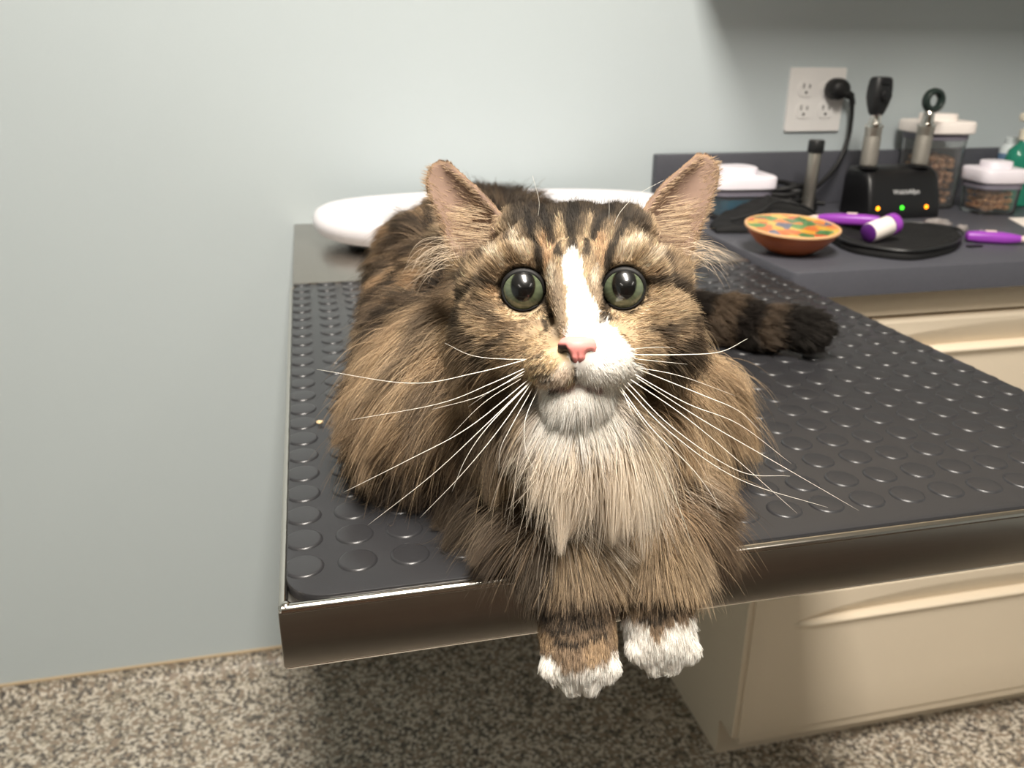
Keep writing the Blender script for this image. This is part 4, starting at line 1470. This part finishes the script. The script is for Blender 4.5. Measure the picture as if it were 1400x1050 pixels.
# -------------------------------------------------- eyes
m_eye = mat('eye', (120, 140, 100), .25, var=.05, scale=900, attr='eye_color', coat=1.0, spec=.5)
m_eye.node_tree.nodes['Principled BSDF'].inputs['Coat Roughness'].default_value = .02
m_lid_ = mat('eyelid', (10, 8, 7), .6, var=.1, scale=300)
for ec, inner_s in EYES:
    ax = CAM - ec; ax /= np.linalg.norm(ax)
    ex = np.cross(np.array([0, 0, 1.0]), ax); ex /= np.linalg.norm(ex)   # image right
    ey = np.cross(ax, ex)
    b = B()
    cl_ = b.verts.layers.float_color.new('eye_color')
    rows = []
    nr, na = 54, 64
    for i in range(nr + 1):
        phi = math.pi * .75 * (i / nr) ** 1.0
        row = []
        for k in range(na if i else 1):
            a = 2 * math.pi * k / na
            x, y = ER * math.sin(phi) * math.cos(a), ER * math.sin(phi) * math.sin(a)
            z = ER * math.cos(phi)
            v = b.verts.new(Vector(ec + ex * x + ey * y + ax * z))
            px1, py1 = x, y - .0022  # pupil raised and lengthened: paints the dark shade and reflection over the upper iris
            pr = math.hypot(px1 / .0066, py1 / .0086)
            ir = math.hypot(x, y)
            iris = C_(88, 97, 77) * (1.0 + .16 * math.sin(a * 23 + 2 * math.sin(a * 7)))
            iris = iris * (1 - sm(.0100, .0117, ir)) + C_(40, 46, 34) * sm(.0100, .0117, ir)
            iris = iris * (1 - .25 * (1 - sm(1.0, 1.35, pr))) + C_(150, 160, 110) * .08 * (1 - sm(1.0, 1.5, pr))
            w_ = 1 - sm(.93, 1.06, pr)
            c = iris * (1 - w_) + C_(8, 8, 9) * w_
            if z < 0:
                c = C_(60, 50, 44)
            v[cl_] = (*c, 1)
            row.append(v)
        rows.append(row)
    for k in range(na):
        b.faces.new((rows[0][0], rows[1][k], rows[1][(k + 1) % na]))
    for i in range(1, nr):
        for k in range(na):
            b.faces.new((rows[i][k], rows[i + 1][k], rows[i + 1][(k + 1) % na], rows[i][(k + 1) % na]))
    part('eye', b, m_eye, cat, 180, label='green eye, dark pupil stretched upward to paint in the dark upper iris reflection')
    ring, rr = [], []
    for k in range(64):
        a = 2 * math.pi * k / 64
        da = (a - math.radians(-28 if inner_s > 0 else 208) + math.pi) % (2 * math.pi) - math.pi
        rho = .01105 + .0046 * math.exp(-(da / .24) ** 2)
        x, y = rho * math.cos(a), rho * math.sin(a) * (.86 if math.sin(a) > 0 else 1.0)
        z = math.sqrt(max(.0129 ** 2 - min(rho, .0125) ** 2, 0)) - .0002
        ring.append(ec + ex * x + ey * y + ax * z)
        rr.append(.0007 + .0014 * max(0, math.sin(a)))
    ring.append(ring[0]); rr.append(rr[0])
    part('eyelid', tube(B(), ring, rr, 10, cap=False), m_lid_, cat, 180, label='black rim around the eye')

# -------------------------------------------------- nose
m_nose = mat('nose_leather', (225, 130, 125), .42, var=.05, scale=500, attr='nose_color', bump=.12, bscale=2500, spec=.4)
b = B()
cl_ = b.verts.layers.float_color.new('nose_color')
vs_ = np.linspace(460, 507, 34)
cols_ = 40
grid = []
for v in vs_:
    wL = np.interp(v, [460, 464, 470, 476, 482, 488, 494, 500, 507], [17, 23, 26, 26.5, 23.5, 19, 13.5, 8.5, 3.5])
    row = []
    for j in range(cols_ + 1):
        q = j / cols_ * 2 - 1
        u = 789.5 + q * wL
        dd = .4125 + .0052 * abs(q) ** 2.4 + .0042 * sm(468, 460, v) + .0055 * sm(488, 507, v) - .0012 * math.exp(-((v - 474) / 9) ** 2)
        groove = math.exp(-((u - 790) / 1.6) ** 2) * sm(480, 490, v)
        dd += .0010 * groove
        nost = 0
        for s_, (nx, ny) in ((-1, (774.5, 486)), (1, (806, 485))):
            du_, dv_ = (u - nx), (v - ny)
            rot = .55 * s_
            a_, b_ = du_ * math.cos(rot) + dv_ * math.sin(rot), -du_ * math.sin(rot) + dv_ * math.cos(rot)
            nost = max(nost, float(math.exp(-((a_ / 5.2) ** 2 + (b_ / 6.5) ** 2) ** 1.5)))
        dd += .0035 * nost
        vert = b.verts.new(Vector(H(u, v, dd)))
        c = C_(226, 140, 134) * (1 - .22 * sm(476, 500, v)) + C_(236, 170, 160) * .12
        edge = 775 + (v - 470) * .42
        blk = max(float(sm(edge + 2, edge - 3, u) * sm(467, 473, v)), float(sm(484, 474, (u - 774.5) * 1.0 + 480 - 0.0 * v)) * float(sm(478, 488, v)) * (u < 781), float(sm(494, 501, v)), float(sm(.35, .8, nost)) * (.95 if u < 790 else .78))
        c = c * (1 - blk) + C_(36, 22, 20) * blk
        vert[cl_] = (*c, 1)
        row.append(vert)
    grid.append(row)
for i in range(len(vs_) - 1):
    for j in range(cols_):
        b.faces.new((grid[i][j], grid[i + 1][j], grid[i + 1][j + 1], grid[i][j + 1]))
rim = grid[0] + [g[-1] for g in grid[1:]] + grid[-1][-2::-1] + [g[0] for g in grid[-2:0:-1]]
bk = []
for v in rim:
    w_ = b.verts.new(v.co + Vector(cf * .009)); w_[cl_] = v[cl_]; bk.append(w_)
for k in range(len(rim)):
    b.faces.new((rim[k], rim[(k + 1) % len(rim)], bk[(k + 1) % len(rim)], bk[k]))
b.faces.new(bk)
part('nose', b, m_nose, cat, 70, label='pink nose with a black patch on one side')

# -------------------------------------------------- whiskers
m_whisk = mat('whisker', (250, 244, 232), .3, var=.02, spec=.5)
WH = [
    [(740, 491), (690, 491), (645, 486), (608, 469)], [(722, 491), (650, 510), (560, 524), (433, 505)], [(728, 499), (670, 525), (600, 552), (480, 574)], [(730, 500), (660, 540), (590, 560)],
    [(712, 518), (660, 552), (612, 600)], [(724, 518), (640, 585), (560, 628), (470, 673)], [(728, 519), (660, 585), (590, 650), (503, 718)], [(728, 520), (670, 580), (638, 625), (618, 672)],
    [(730, 519), (680, 590), (630, 650), (574, 708)], [(728, 531), (698, 585), (684, 615), (682, 648)], [(736, 531), (718, 575), (720, 620), (739, 655)], [(716, 512), (676, 532), (640, 556)],
    [(856, 485), (930, 485), (985, 481), (1022, 463)], [(860, 478), (890, 475), (922, 475)], [(862, 490), (900, 494), (940, 498)], [(868, 502), (930, 514), (1005, 541)],
    [(868, 503), (960, 540), (1010, 562), (1042, 592)], [(868, 512), (940, 552), (1010, 580), (1082, 634)], [(870, 516), (960, 574), (1060, 632), (1174, 698)], [(862, 519), (930, 565), (1000, 622), (1090, 702)],
    [(858, 523), (920, 585), (1010, 644), (1080, 651)], [(852, 525), (915, 590), (1010, 655), (1132, 694)], [(846, 526), (890, 585), (950, 645), (988, 700)], [(843, 527), (880, 578), (910, 618)], [(850, 532), (862, 560), (872, 588)],
]
for wpts in WH:
    n = len(wpts)
    L_ = sum(math.dist(a, b_) for a, b_ in zip(wpts, wpts[1:]))
    pl = [H(u, v, .4235 + (abs(u - 790) / 400) * .030 - .006 * math.sin(math.pi * k / (n - 1)) + (.004 if k == 0 else 0)) for k, (u, v) in enumerate(wpts)]
    P = spline(pl, 7)
    r_ = (.00026 if L_ > 150 else .00019) * (1 - .75 * np.linspace(0, 1, len(P)) ** 1.4)
    part('whisker', tube(B(), P, r_, 6), m_whisk, cat, 180)
for wpts in ([(835, 318, .466), (848, 290, .462), (872, 266, .462), (908, 246, .464)], [(832, 312, .468), (833, 286, .464), (832, 268, .463)], [(735, 300, .470), (737, 275, .466), (728, 240, .464)]):
    P = spline([H(*p) for p in wpts], 7)
    part('brow_whisker', tube(B(), P, .00015 * (1 - .7 * np.linspace(0, 1, len(P))), 5), m_whisk, cat, 180)
